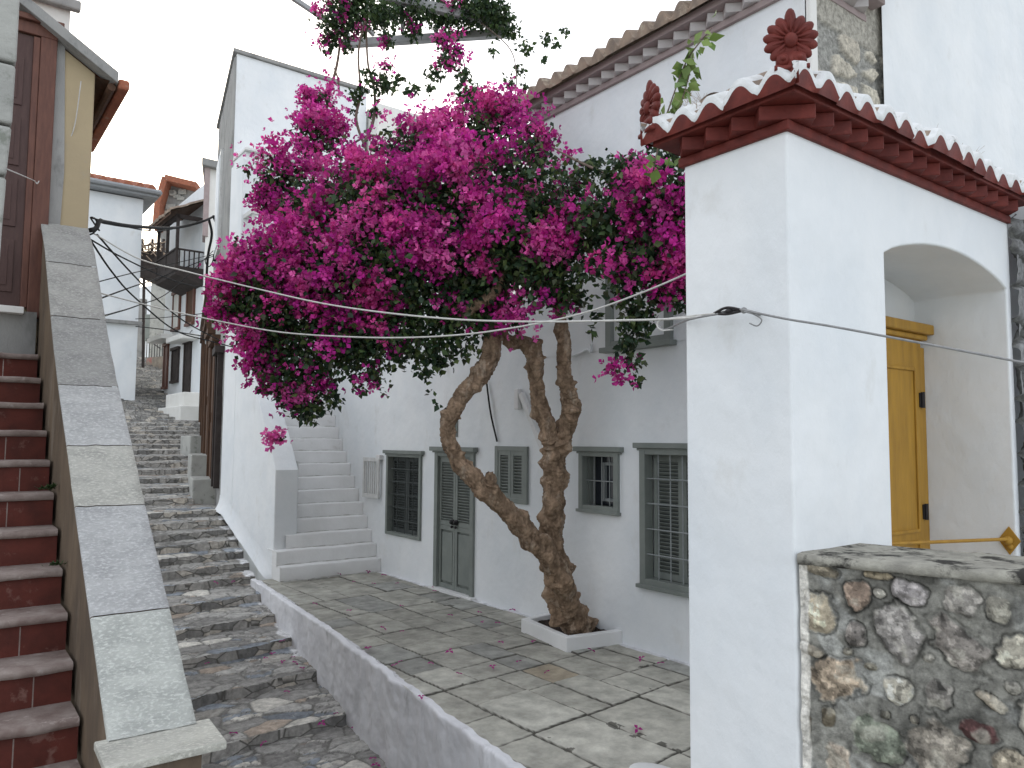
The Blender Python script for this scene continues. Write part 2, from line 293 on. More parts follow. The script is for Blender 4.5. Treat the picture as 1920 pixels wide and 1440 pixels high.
# splashed whitewash along the right hand wall
wwv = np.clip(((XR(Yg)-.06-.16*fbm(Xg, Yg, .35, 44))-Xg)/-.03, 0, 1)*(fbm(Xg, Yg, .8, 45) > .50)*(Yg > 8.2)*(Yg < 13.2)
tint = tint*(1-wwv[..., None])+np.array([.7, .7, .7])*wwv[..., None]
struct(grid('street', np.stack([Xg, Yg, Z], -1), COBBLE, tint=tint, flip=True))
XF = 5.42
def terrace():
    rg = random.Random(5); rects = []
    def split(a, b, c, d):
        wX, wY = b-a, d-c
        if wX < .62 and wY < .85 or (wX*wY < .22): rects.append((a, b, c, d)); return
        if wX/.62 > wY/.85 or wY < .4:
            s = a + wX*rg.uniform(.36, .64); split(a, s, c, d); split(s, b, c, d)
        else:
            s = c + wY*rg.uniform(.36, .64); split(a, b, c, s); split(a, b, s, d)
    y = 1.9
    while y < 10.9:
        h = rg.choice([1.1, 1.4, .9]); split(2.4, 5.6, y, y+h); y += h
    ysr = np.concatenate([np.arange(2.43, 7.4, .011), np.arange(7.4, 10.75, .02)]); t = np.linspace(0, 1, 240)
    Y = np.repeat(ysr[:, None], len(t), 1); X = XE(ysr)[:, None]*(1-t)+(XF+.05)*t
    Xa = X + .06*(Y-6)*.35 + .05*(fbm(X, Y, .5, 61)-.5); Ya = Y - .10*(X-4) + .05*(fbm(X, Y, .5, 62)-.5)
    idd = np.zeros(X.shape, int); e = np.zeros(X.shape)
    for i, (a, b, c, d) in enumerate(rects):
        m = (Xa >= a) & (Xa < b) & (Ya >= c) & (Ya < d); idd[m] = i+1
        e[m] = np.minimum(np.minimum(Xa-a, b-Xa), np.minimum(Ya-c, d-Ya))[m]
    r = np.array([rg.random() for _ in range(len(rects)+2)]); ra = r[idd]; rb = np.array([rg.random() for _ in range(len(rects)+2)])[idd]
    n1 = fbm(X, Y, .5, 70); n2 = fbm(X, Y, .09, 71)
    z = (ra-.5)*.012 + (n2-.5)*.006 - .012*np.clip(1-e/.012, 0, 1) - .004 + (n1-.5)*.012
    base = np.stack([.262+.06*(ra-.5), .255+.06*(ra-.5), .222+.055*(ra-.5)], -1)*1.34
    base = np.where((rb > .955)[..., None], base*np.array([1.05, .93, .80]), base); base = np.where((rb < .15)[..., None], base*np.array([.84, .86, .90]), base)
    base = base*(.72+.56*n1)[..., None]*(.8+.4*n2)[..., None]
    pale = np.clip((6.2-Y-.4*n1)/2.4, 0, 1)*.34; base = base*(1+pale[..., None])     # paving tint grows gradually paler towards the gate
    jw = .002+.014*fbm(X, Y, .6, 75)**2; jm = np.clip((e-jw)/.006, 0, 1)*(1-.85*(n1 > .72)*(n2 > .6)*(e < .05)); base = np.array([.075, .07, .058])*(1-jm[..., None])+base*jm[..., None]
    lip = (X < XE(Y)+.05+.05*fbm(X, Y, .25, 77)) & (Y > 5.3+.5*n1); base = np.where(lip[..., None], np.array([.60, .60, .62]), base)
    wb = (X > XF-.035-.05*fbm(X, Y, .2, 78)); base = np.where(wb[..., None], np.array([.66, .66, .68]), base)
    o = grid('terrace', np.stack([X, Y, z], -1), FLAG, tint=base, flip=True); struct(o)
terrace()
def terrace_wall():
    ysr = np.arange(2.43, 10.84, .02); t = np.linspace(0, 1, 60); Y = np.repeat(ysr[:, None], 60, 1)
    wob = (fbm(Y, Y*0+1, .5, 81)-.5)*.05; Zb = ZS(Y)-.25
    S = t[None, :]; Zz = np.where(S < .06, .006-.02*(S/.06)*0, (.0)+(Zb)*((S-.06)/.94))
    lipn = .014*(vnoise(Y, Y*0+3, .07, 84)-.5)+.02*(vnoise(Y, Y*0+3, .3, 85)-.5)
    X = XE(Y) + np.where(S < .06, .06*(1-S/.06)-.01, -.012+.02*S) - wob*S*1.2 - (fbm(Y, Zz, .3, 82)-.5)*.035 - .02*(fbm(Y, Zz, .08, 83)-.5) + lipn
    P = np.stack([X, Y, Zz + np.where(S < .1, lipn*.6, 0)], -1)
    o = grid('terrace_wall', P, WALLBASE, flip=False); tag(o, 'low whitewashed retaining wall holding up the flagged terrace beside the cobbled steps', 'wall')
terrace_wall()
o = MB().ball((3.50, 3.16, -.004), .16, .9, 1.5, .13, 12).build('whitewashed_lump', WHITE2, smooth=True); tag(o, 'small whitewashed hump of plaster on the flagstones at the foot of the gate', 'plaster hump')
# ------------------------------------------------------------------ generic builders
def wallholes(mb, ax, v, u0, u1, z0, z1, holes, depth, sgn=1, mi=0):
    """wall face on plane ax=v (ax 0: u is Y, ax 1: u is X) with rectangular openings and reveals going to v+sgn*depth"""
    us = sorted({u0, u1, *[h[0] for h in holes], *[h[1] for h in holes]}); zs = sorted({z0, z1, *[h[2] for h in holes], *[h[3] for h in holes]})
    P = (lambda u, z, d=0: (v+sgn*d, u, z)) if ax == 0 else (lambda u, z, d=0: (u, v+sgn*d, z))
    vid = {}
    def V(u, z, d=0):
        k = (u, z, d)
        if k not in vid: vid[k] = len(mb.v); mb.v.append(P(u, z, d))
        return vid[k]
    rev = (ax == 0) == (sgn > 0)
    def F(*ids): mb.f.append(ids if not rev else ids[::-1]); mb.m.append(mi)
    for a, b in zip(us, us[1:]):
        for c, d in zip(zs, zs[1:]):
            if any(h[0] <= a and b <= h[1] and h[2] <= c and d <= h[3] for h in holes): continue
            F(V(a, c), V(b, c), V(b, d), V(a, d))
    for h in holes:
        ua = [u for u in us if h[0] <= u <= h[1]]; za = [z for z in zs if h[2] <= z <= h[3]]
        for a, b in zip(ua, ua[1:]):
            F(V(a, h[2]), V(a, h[2], depth), V(b, h[2], depth), V(b, h[2])); F(V(b, h[3]), V(b, h[3], depth), V(a, h[3], depth), V(a, h[3]))
        for a, b in zip(za, za[1:]):
            F(V(h[0], b), V(h[0], b, depth), V(h[0], a, depth), V(h[0], a)); F(V(h[1], a), V(h[1], a, depth), V(h[1], b, depth), V(h[1], b))
def tiles(name, A, B, inward, slope, L, pitch, amp, mats, parent=None, lip=.10, thick=.014, hipA=False, hipB=False, hip=1., seed=0, samp=12, course=.33, wob=.012):
    """barrel tile roof: eave from A to B, climbing `inward` at `slope`; wavy eave edge with real thickness"""
    A = Vector(A); B = Vector(B); Lab = (B-A).length; d = (B-A)/Lab; inw = Vector(inward).normalized()
    n = int(Lab/pitch*samp)+1; s = np.linspace(0, Lab, n)
    vv = [0, .001, lip*.5, lip]+list(np.arange(lip+course/3, L, course/3))+[L]; rows = []
    rg = np.random.default_rng(seed+1); jit = rg.normal(0, 1, 4000)
    ti = np.floor(s/pitch).astype(int); ph = (s/pitch) % 1
    wave = amp*(np.cos(2*pi*(ph-.5))*1.0 - .10*np.cos(4*pi*(ph-.5)))
    rowsrep = [('f', .012), ('b', 0)] + [('t', q) for q in vv]
    for kind, q in rowsrep:
        cn = int(q/course); off = wob*jit[ti*7+cn] + (.018*(1-(q/course) % 1) if q > 0 else .018)
        h = wave + off*.5 + (0 if kind == 't' else -thick)
        if kind == 'f': h = wave*0 - amp - thick - .012
        ql = np.full(n, q)
        if hipA: ql = np.minimum(ql, s*hip+1e-3)
        if hipB: ql = np.minimum(ql, (Lab-s)*hip+1e-3)
        jl = (wob*1.2*jit[ti*3+500] if q < lip else 0)
        rows.append(np.stack([A[k]+d[k]*s+inw[k]*(ql+jl)*cos(slope) for k in range(2)] + [A.z+d.z*s+h+ql*sin(slope)], -1))
    P = np.stack(rows, 0); nr = P.shape[0]
    idx = np.ones((nr-1, n-1)); idx[0, :] = 2; idx[1:4, :] = 0; idx[4:6, :] = (wave[:-1] < -.1*amp)[None, :]
    o = grid(name, P, mats, parent, smooth=True, matidx=idx if len(mats) > 1 else idx*0)
    return o
def dogtooth(mb, A, B, outward, zb, h, size, step, mi=0, both=True):
    """course of bricks laid diagonally, one corner of each showing"""
    A = Vector(A); B = Vector(B); L = (B-A).length; d = (B-A)/L; o = Vector(outward); k = size/2
    n = int(L/step)
    for i in range(n+1):
        c = A + d*(i+.5)*L/(n+1); c = Vector((c.x, c.y, zb+h/2)); mb.obox(c, (d+o)*k*.7071, (d-o)*k*.7071, Vector((0, 0, h/2)), mi)
def shutter_panel(mb, frame, u0, u1, z0, z1, x, ax=0, slats=True, mi=0, n=None):
    """one louvred leaf on plane X=x: stiles, rails, angled slats"""
    st = .045; B = lambda a, b, c, d, x0, x1, m=mi: mb.box((x0, a, c), (x1, b, d), m)
    B(u0, u0+st, z0, z1, x-.02, x+.02); B(u1-st, u1, z0, z1, x-.02, x+.02); B(u0+st, u1-st, z1-st*1.3, z1, x-.019, x+.019); B(u0+st, u1-st, z0, z0+st*1.3, x-.019, x+.019)
    if slats:
        zz = z0+st*1.3+.014; 
        while zz < z1-st*1.3-.01:
            mb.obox((x, (u0+u1)/2, zz), (.013, 0, -.012), (0, (u1-u0)/2-st, 0), (.0025, 0, .0028), mi); zz += .036
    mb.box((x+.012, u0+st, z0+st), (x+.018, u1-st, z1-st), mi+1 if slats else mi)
# ------------------------------------------------------------------ main white house
mh = thing('white_house', 'long whitewashed house with grey green shutters behind the bougainvillea trunk', 'house', (XF, 7, 0))
def fr(px0, py0, px1, py1, x=XF):
    a = on(0, px0, py0, x); b = on(0, px1, py1, x); return (min(a.y, b.y), max(a.y, b.y), min(a.z, b.z), max(a.z, b.z))
W1 = fr(728, 850, 789, 1014); DR = fr(819, 845, 888, 1116); SH = fr(932, 836, 990, 946); SW = fr(1090, 846, 1161, 962); LW = list(fr(1204, 840, 1290, 1112)); LW[0] -= .28
UW = list(fr(1142, 455, 1262, 640)); UW = [UW[0], UW[1], UW[2], UW[3]]
DR = (DR[0], DR[1], .0, DR[3])
holes = [tuple(W1), tuple(DR), tuple(SH), tuple(SW), tuple(LW)]
m = MB(); wallholes(m, 0, XF, 1.0, 13.4, -.4, 3.62, holes, .20)
m.build('wall', WHITE, mh, bevel=.012)
m = MB(); m.box((XF+.21, 1.0, -.4), (XF+3.5, 13.35, 3.6)); m.build('inner_mass', DKGREEN, mh) if False else None
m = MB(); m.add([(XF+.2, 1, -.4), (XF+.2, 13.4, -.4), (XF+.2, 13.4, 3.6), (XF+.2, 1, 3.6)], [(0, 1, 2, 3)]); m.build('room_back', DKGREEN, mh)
UY0, UY1 = 3.33, 6.80; ZC = 5.58
m = MB(); wallholes(m, 0, XF-.004, UY0, UY1, 3.0, ZC+.2, [tuple(UW)], .2)
m.box((XF+.2, UY0+.01, 3.0), (XF+4.5, UY1, ZC+.2)); m.build('upper_wall', WHITE, mh, bevel=.012)
m = MB(); m.box((XF-.004, 6.8, 3.60), (XF+4, 13.4, 3.66)); m.build('roof_terrace', WHITE2, mh)
# stone gable end of the upper floor
xs = np.linspace(XF-.002, 8.2, 170); zs = np.linspace(3.2, ZC+.25, 170); X, Zz = np.meshgrid(xs, zs, indexing='ij')
e, cid = cells(X+.08*(fbm(X, Zz, .3, 3)-.5), Zz+.05*(fbm(X, Zz, .2, 4)-.5), .34, .20, 51, .75); rr = (cid*7919 % 1000)/1000.; band = Zz > ZC-.22
stn = np.clip((e-.16-.12*rr)/.1, 0, 1)*(rr > .25)*(~band)
cc = np.array([.30, .295, .27])*(1-stn[..., None]) + np.stack([.50+.2*(rr-.5), .46+.2*(rr-.5), .38+.16*(rr-.5)], -1)*stn[..., None]; cc = np.where(band[..., None], np.array([.38, .36, .31]), cc)
grid('gable_wall', np.stack([X, 3.325-.03*stn-.012*fbm(X, Zz, .07, 6)-.02*band, Zz], -1), RUBBLE, mh, tint=cc)
m = MB(); m.box((XF-.004, 3.28, 3.2), (XF+.09, 3.326, ZC)); m.build('corner_strip', CREAM, mh, bevel=.01)
# cornice and tiles
def cornice(parent, x0, y0, x1, y1, z, sides, d, mats, names=('cornice', 'dentils', 'fascia'), tile=None):
    (o1, h1), (o2, h2), (o3, h3) = d
    def ring(o, za, zb): return MB().box((x0-o, y0-o, za), (x1+o, y1+o, zb))
    ring(o1, z, z+h1).build(names[0], mats[0], parent, bevel=.006)
    m = ring(o1-.01, z+h1-.001, z+h1+h2+.001); m.build('frieze', mats[0], parent)
    m = MB(); st = o2*1.5
    if 'L' in sides: dogtooth(m, (x0-o1*.4, y0, 0), (x0-o1*.4, y1, 0), (-1, 0, 0), z+h1+.001, h2-.002, (o2-o1*.4)*1.35, st)
    if 'F' in sides: dogtooth(m, (x0, y0-o1*.4, 0), (x1, y0-o1*.4, 0), (0, -1, 0), z+h1+.001, h2-.002, (o2-o1*.4)*1.35, st)
    m.build(names[1], mats[1], parent, bevel=.003, seg=1)
    ring(o3, z+h1+h2, z+h1+h2+h3).build(names[2], mats[2], parent, bevel=.006)
    return z+h1+h2+h3
zt = cornice(mh, XF, UY0, 6.26, UY1, ZC, 'LF', ((.04, .06), (.13, .085), (.15, .07)), (DUSTPINK, DENTILW, DUSTPINK))
tiles('roof', (XF-.24, UY0-.3, zt+.05), (XF-.24, UY1+.28, zt+.05), (1, 0), radians(20), 2.6, .215, .06, (TERRA,), mh, lip=.1, seed=3)
tiles('roof', (6.41, UY0-.24, zt+.05), (XF-.24, UY0-.24, zt+.05), (0, 1), radians(18), 1.5, .215, .06, (TERRA,), mh, lip=.1, seed=5)
# joinery
def lintel(par, y0, y1, z, d=.06, h=.05, mt=GREENGREY):
    m = MB(); m.box((XF-d, y0-.07, z), (XF, y1+.07, z+h)); m.box((XF-d*.6, y0-.04, z-.022), (XF, y1+.04, z-.001)); m.build('lintel', mt, par, bevel=.004)
def framebox(r, x0, x1, t, mt=GREENGREY, name='window', bottom=True, par=mh):
    y0, y1, z0, z1 = r; m = MB(); m.box((x0, y0-.01, z0), (x1, y0+t, z1)); m.box((x0, y1-t, z0), (x1, y1+.01, z1)); m.box((x0+.002, y0+t, z1-t), (x1-.002, y1-t, z1))
    if bottom: m.box((x0+.002, y0+t, z0), (x1-.002, y1-t, z0+t))
    return m.build(name, mt, par, bevel=.004)
def grille(par, r, x, ny, nz, mt=GRILLE, t=.007):
    y0, y1, z0, z1 = r; m = MB()
    for i in range(1, ny): y = lerp(y0, y1, i/ny); m.tube([(x, y, z0), (x, y, z1)], t, 6)
    for i in range(1, nz): z = lerp(z0, z1, i/nz); m.tube([(x-t*1.2, y0, z), (x-t*1.2, y1, z)], t, 6)
    m.build('grille', mt, par)
def leafpair(par, r, x, mt, name='shutter'):
    y0, y1, z0, z1 = r; ym = (y0+y1)/2
    for a, b in ((y0, ym-.004), (ym+.004, y1)):
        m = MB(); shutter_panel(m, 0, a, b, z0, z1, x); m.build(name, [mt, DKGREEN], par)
def inset(r, t): return (r[0]+t, r[1]-t, r[2]+t, r[3]-t)
f = framebox(W1, XF-.03, XF+.07, .045); f['label'] = 'narrow dark window with a faint square grille'
lintel(f, W1[0], W1[1], W1[3]); leafpair(f, inset(W1, .045), XF+.08, DKGREEN); grille(f, inset(W1, .04), XF+.02, 4, 6, DKGREEN)
f = framebox(LW, XF-.035, XF+.08, .06); f['label'] = 'large grilled window beside the gate pillar'
lintel(f, LW[0], LW[1], LW[3]); leafpair(f, inset(LW, .06), XF+.11, GREENGREY); grille(f, inset(LW, .05), XF+.01, 5, 5)
m = MB(); m.box((XF-.06, LW[0]-.04, LW[2]-.03), (XF, LW[1]+.04, LW[2]+.005)); m.build('sill', GREENGREY, f, bevel=.004)
f = framebox(SW, XF-.035, XF+.05, .05); f['label'] = 'small square window with a white inner casement'
lintel(f, SW[0], SW[1], SW[3]); m = MB(); m.box((XF-.055, SW[0]-.03, SW[2]-.025), (XF, SW[1]+.03, SW[2]+.005)); m.build('sill', GREENGREY, f, bevel=.004)
q = inset(SW, .05); m = MB()
m.box((XF+.05, q[0], q[2]), (XF+.17, q[0]+.012, q[3])); m.build('reveal_board', GREENGREY, f); m = MB(); m.box((XF+.05, q[1]-.012, q[2]), (XF+.17, q[1], q[3])); m.build('reveal_board', GREENGREY, f)
q2 = (q[0]+.03, q[1]-.16, q[2]+.04, q[3]-.06); m = MB(); mt_ = .03
m.box((XF+.10, q2[0], q2[2]), (XF+.14, q2[0]+mt_, q2[3])); m.box((XF+.10, q2[1]-mt_, q2[2]), (XF+.14, q2[1], q2[3])); m.box((XF+.101, q2[0]+mt_, q2[3]-mt_), (XF+.139, q2[1]-mt_, q2[3])); m.box((XF+.101, q2[0]+mt_, q2[2]), (XF+.139, q2[1]-mt_, q2[2]+mt_))
m.build('casement', GRILLE, f, bevel=.003); grille(f, q, XF+.03, 4, 2, GRILLE, .006)
m = MB(); m.box((XF+.145, q[0], q[2]), (XF+.155, q[1], q[3])); m.build('pane', GLASS, f)
f = framebox(SH, XF-.03, XF+.03, .055); f['label'] = 'small square window closed by grey green louvred shutters'
leafpair(f, inset(SH, .05), XF-.002, GREENGREY)
f = framebox(UW, XF-.05, XF+.06, .07); f['label'] = 'upper window half hidden by the hanging flowers'
q = inset(UW, .07); m = MB(); m.box((XF+.05, q[0], q[2]), (XF+.07, q[1], q[3])); m.build('pane', GLASS, f); m = MB(); m.box((XF+.02, (q[0]+q[1])/2-.03, q[2]), (XF+.049, (q[0]+q[1])/2+.03, q[3])); m.box((XF+.02, q[0], q[2]), (XF+.048, q[0]+.05, q[3])); m.box((XF+.02, q[1]-.05, q[2]), (XF+.048, q[1], q[3])); m.build('casement', GREENGREY, f)
m = MB(); m.box((XF-.10, UW[0]-.05, UW[2]-.04), (XF-.005, UW[1]+.05, UW[2]+.01)); m.build('sill', GREENGREY, f, bevel=.004)
# double door
f = framebox((DR[0], DR[1], DR[2], DR[3]), XF-.03, XF+.07, .07, name='door', bottom=False); f['label'] = 'narrow grey green double door with louvred tops and round knobs'
lintel(f, DR[0], DR[1], DR[3], .08, .055)
q = (DR[0]+.07, DR[1]-.07, DR[2]+.03, DR[3]-.09); ym = (q[0]+q[1])/2; m = MB(); m.box((XF+.0, q[0], q[3]), (XF+.06, q[1], q[3]+.022)); m.build('transom', GREENGREY, f)
for a, b, kx in ((q[0], ym-.004, ym-.045), (ym+.004, q[1], ym+.045)):
    m = MB(); zmid = q[2]+(q[3]-q[2])*.48; shutter_panel(m, 0, a, b, zmid, q[3], XF+.03); shutter_panel(m, 0, a, b, q[2], zmid-.003, XF+.03, slats=False)
    m.box((XF+.018, a+.07, q[2]+.09), (XF+.029, b-.07, zmid-.09)); lf = m.build('door_leaf', [GREENGREY, DKGREEN], f)
    k = MB(); k.ball((XF-.02, kx, q[2]+.86), .026, n=7); k.tube([(XF+.01, kx, q[2]+.86), (XF-.01, kx, q[2]+.86)], .036, 12); k.ball((XF-.012, kx, q[2]+.80), .018, n=6); k.build('knob', IRON, lf, smooth=True)
m = MB(); m.box((XF-.08, DR[0]-.05, -.02), (XF+.1, DR[1]+.05, .025)); m.build('threshold', WHITE2, f, bevel=.006)
# little niche box above the door, white flue, bracket wire
a = on(0, 829, 772, XF-.02); b = on(0, 856, 819, XF-.02); m = MB(); m.box((XF-.02, b.y, b.z), (XF-.001, a.y, a.z)); n_ = m.build('vent_frame', GREENGREY, mh, bevel=.003)
m = MB(); m.box((XF-.026, b.y+.03, b.z+.03), (XF-.0205, a.y-.03, a.z-.03)); m.build('vent_panel', DKGREEN, n_)
a = on(0, 978, 738, XF-.03); b = on(0, 1022, 850, XF-.03); d = (b-a).normalized(); m = MB(); m.obox((a+b)/2, (.03, 0, 0), d.cross(Vector((1, 0, 0)))*.035, d*(b-a).length/2); m.obox(a+Vector((0, .07, -.06)), (.03, 0, 0), (0, .04, 0), (0, 0, .12)); m.build('plaster_chase', WHITE2, mh, bevel=.012)
a = on(0, 912, 715, XF-.03); b = on(0, 920, 775, XF-.04); c = on(0, 932, 828, XF-.02); m = MB(); m.tube([Vector(p) for p in spline([a, b, c])], .011, 7)
tag(m.build('hanging_cable', CABLEB), 'short black cable hanging on the white wall between door and shuttered window', 'cable')
a = on(0, 1072, 668, XF-.015); b = on(0, 1107, 660, XF-.02); m = MB(); m.tube([Vector(p) for p in spline([a, lerp(a, b, .5)+Vector((0, 0, .015)), b+Vector((0, .05, .03)), b, b+Vector((0, 0, .08))])], .012, 7); m.build('wall_pipe', WHITE, mh)
for zz in (.32, .44, .56, 1.6): m = MB(); p = on(0, 1030, 900, XF); m.tube([(XF-.01, p.y+.05, zz), (XF-.012, p.y-.25, zz+.005)], .006, 5); m.build('plastered_bar', WHITE2, mh)
# ------------------------------------------------------------------ white staircase beside the house
st = thing('white_staircase', 'steep whitewashed staircase climbing between the house wall and the sloping parapet', 'staircase', (4.7, 10.4, 0))
for k in range(14):
    z1 = .195*(k+1); y0 = 10.38+.158*k; x0 = 3.90 if k < 2 else 4.08
    n = 40; rg_ = random.Random(k)
    P = []
    for i in range(n+1):
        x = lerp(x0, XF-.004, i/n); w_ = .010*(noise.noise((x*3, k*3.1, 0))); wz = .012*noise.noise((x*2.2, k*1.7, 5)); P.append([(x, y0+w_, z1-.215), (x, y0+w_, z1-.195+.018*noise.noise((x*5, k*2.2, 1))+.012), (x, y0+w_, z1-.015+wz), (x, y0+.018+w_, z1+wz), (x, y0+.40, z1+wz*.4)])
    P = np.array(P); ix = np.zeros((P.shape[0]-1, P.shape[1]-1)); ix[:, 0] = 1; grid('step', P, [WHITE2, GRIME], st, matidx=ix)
    if k < 2: pass
m = MB(); m.box((4.08, 10.38+.158*14, 2.0), (XF, 13.3, .195*14)); m.build('landing', WHITE2, st, bevel=.01)
m = MB(); m.box((3.905, 10.42, -.1), (4.2, 10.75, .19)); m.box((3.905, 10.57, .18), (4.2, 10.75, .385)); m.build('stair_base', WHITE2, st, bevel=.01)
# parapet of the staircase: its street wall sweeps down to the cobbles
pp = thing('stair_parapet_wall', 'smooth white parapet wall with a steep sloping top between the cobbled steps and the white staircase', 'parapet wall', (3.93, 11, 0))
prof = [(10.74, -.2), (10.74, 1.50), (11.02, 1.86), (11.40, 2.33), (11.80, 2.80), (12.66, 3.8), (12.66, -.2)]
m = MB(); m.extr([(3.92, y, z) for y, z in prof], (.34, 0, 0)); m.box((3.92, 12.66, -.2), (4.2, 13.30, 6.6)); m.build('wall', WHITE, pp, bevel=.02, seg=3)
# flared foot
Y = np.linspace(10.72, 13.3, 90)[:, None]; S = np.linspace(0, 1, 14)[None, :]; zb = ZS(Y)+.015
X = 3.918 - .075*(1-S)**2.4*np.interp(Y, [10.7, 10.9, 13.3], [.0, .8, 1.]) - .02*fbm(Y, S, .3, 91)*(1-S); P = np.stack([X+0*Y, Y+0*S, zb-.05+S*(.20+.12*fbm(Y, Y*0, .4, 92))+0*Y], -1)
grid('flared_foot', P, WHITE, pp)
# white gates
def slat_gate(nm, lab, P0, d, wid, z0, z1):
    t = thing(nm, lab, 'gate', P0); d = Vector(d).normalized(); nrm = Vector((-d.y, d.x, 0)); P0 = Vector((P0[0], P0[1], 0)); m = MB()
    def bar(u0, u1, za, zb, th=.014): c = P0+d*((u0+u1)/2); m.obox((c.x, c.y, (za+zb)/2), d*(u1-u0)/2, nrm*th, Vector((0, 0, (zb-za)/2)))
    bar(0, .045, z0, z1); bar(wid-.045, wid, z0, z1); bar(.045, wid-.045, z1-.06, z1-.001, .013); bar(.045, wid-.045, z0+.001, z0+.06, .013); m.build('gate_frame', WHITEWOOD, t, bevel=.003)
    m = MB(); n = 6
    for i in range(n): u = lerp(.05, wid-.05, (i+.5)/n); bar(u-.011, u+.011, z0+.06, z1-.06, .006)
    m.build('slats', WHITEWOOD, t); return t
a = on(0, 681, 857, XF-.06); b = on(0, 709, 938, XF-.06)
t_ = slat_gate('slatted_gate', 'low white slatted gate leaf folded back against the house wall beside the stairs', (XF-.05, b.y, 0), (0, 1, 0), a.y-b.y, b.z+.02, a.z)
m = MB(); m.box((XF-.07, b.y-.03, a.z-.03), (XF, b.y+.10, a.z+.045)); m.build('post_cap', WHITE2, t_, bevel=.01)
slat_gate('slatted_gate', 'thin white slatted gate leaf seen edge on against the stair parapet', (4.29, 10.86, 0), (.12, 1, 0), .55, .72, 1.62)
# ------------------------------------------------------------------ houses behind the crown
SD = Vector((.76, 3.56)).normalized()
hb = thing('tall_white_house', 'tall white block with a flat roof and a raw grey cement side above the lane', 'house', (4, 13.3, 0))
zt = 8.66; c0 = Vector((3.95, 13.30)); c1 = c0+SD*3.64; far = Vector((8.6, 0)); zl = zt+.25
poly = [(c0.x, c0.y), (6.45, 13.3), (6.45, 17), (c1.x+.0, c1.y)]
m = MB(); m.prism(poly, -.3, [zt, zt-.02, zt, zt]); ob = m.build('front_wall', WHITE, hb, bevel=.01)
ys_ = np.linspace(0, 3.64, 80)[:, None]; zz_ = np.linspace(-.2, zt-.05, 160)[None, :]
nx = Vector((-SD.y, SD.x)); off = (.02+.02*fbm(ys_, zz_, .4, 95)+.012*fbm(ys_, zz_, .1, 96))*np.clip(ys_/.1, .05, 1)
P = np.stack([c0.x+SD.x*ys_+nx.x*off, c0.y+SD.y*ys_+nx.y*off, zz_+0*ys_], -1); grid('side_wall', P, GREYP, hb, flip=True)
m = MB(); m.prism([(c0.x-.07, c0.y-.05), (6.5, 13.25), (6.5, 13.36), (c0.x+.05, c0.y+.06), (c1.x+.05, c1.y+.05), (c1.x-.07, c1.y+.05)], zt, zt+.06); m.build('roof_edge', GREYP, hb)
f = MB(); q0 = c0+SD*1.3; q1 = c0+SD*2.6
def sidebox(mb, s0, s1, z0, z1, o0, o1): mb.prism([tuple(c0+SD*s0+nx*o0), tuple(c0+SD*s0+nx*o1), tuple(c0+SD*s1+nx*o1), tuple(c0+SD*s1+nx*o0)], z0, z1)
sidebox(f, 1.9, 2.9, 5.6, 7.6, .02, .08); wf = f.build('window', WHITEWOOD, hb); f = MB(); sidebox(f, 2.0, 2.38, 5.7, 7.5, .081, .10); sidebox(f, 2.42, 2.8, 5.7, 7.5, .081, .10); f.build('shutter', WHITE, wf)
# old timber fronts at street level
def sfront(par, s0, s1, z0, z1, mt, nm, npan=2, d0=.03):
    f = MB(); sidebox(f, s0, s0+.09, z0, z1, d0, d0+.10); sidebox(f, s1-.09, s1, z0, z1, d0, d0+.10); sidebox(f, s0-.05, s1+.05, z1, z1+.12, d0, d0+.15); fo = f.build(nm, mt, par, bevel=.004)
    for i in range(npan):
        a = lerp(s0+.09, s1-.09, i/npan)+.008; b = lerp(s0+.09, s1-.09, (i+1)/npan)-.008; f = MB(); sidebox(f, a, b, z0, z1, d0, d0+.05); sidebox(f, a+.06, b-.06, z0+.15, lerp(z0, z1, .45), d0+.051, d0+.065); sidebox(f, a+.06, b-.06, lerp(z0, z1, .52), z1-.1, d0+.051, d0+.065); f.build('leaf_panel', OLDWOOD if mt is OLDWOOD else mt, fo)
sfront(hb, .12, .75, 1.1, 3.4, BLACKWOOD, 'window', 1); sfront(hb, 1.0, 2.1, 1.05, 3.7, OLDWOOD, 'door'); sfront(hb, 2.35, 3.5, 1.5, 4.0, OLDWOOD, 'door')
mm = thing('stone_doorstep', 'grey block doorstep at the dark timber doors on the right of the lane', 'doorstep', (4.3, 15, 1))
f = MB(); sidebox(f, .9, 2.1, .4, 1.22, .02, .42); sidebox(f, 2.2, 3.7, .8, 1.62, .02, .40); f.build('block', STONEG, mm, bevel=.02)
# front block with ledge, white balustrade
bl = thing('white_annex', 'white walled annex with a thin ledge behind the left of the flower crown', 'building', (4.3, 12.9, 0))
m = MB(); m.box((3.96, 12.68, 2.7), (9.0, 13.28, 6.72)); m.build('wall', WHITE, bl, bevel=.015); m = MB(); m.box((3.94, 12.6, 6.722), (6.6, 13.28, 6.77)); m.build('ledge', WHITE2, bl, bevel=.008)
rl = thing('white_balustrade', 'white timber balustrade with square posts half hidden behind the flowers', 'railing', (4.6, 12, 4))
A = on(1, 470, 396, 12.3); zr = A.z; m = MB(); m.box((A.x, 12.26, zr-.04), (6.4, 12.34, zr+.03)); m.box((A.x, 12.34, zr-.04), (A.x+.08, 12.67, zr+.03)); m.build('handrail', WHITEWOOD, rl)
for i in range(7): m = MB(); x = A.x+.06+.22*i; m.box((x-.03, 12.275, zr-.95), (x+.03, 12.325, zr-.041)); m.build('baluster', WHITEWOOD, rl)
m = MB(); m.box((A.x-.04, 12.2, zr-1.05), (6.45, 12.67, zr-.951)); m.build('floor_slab', WHITE, rl)
b2 = thing('cream_house', 'pale cream wall with a grey window head just above the flowers', 'building', (8, 15, 0))
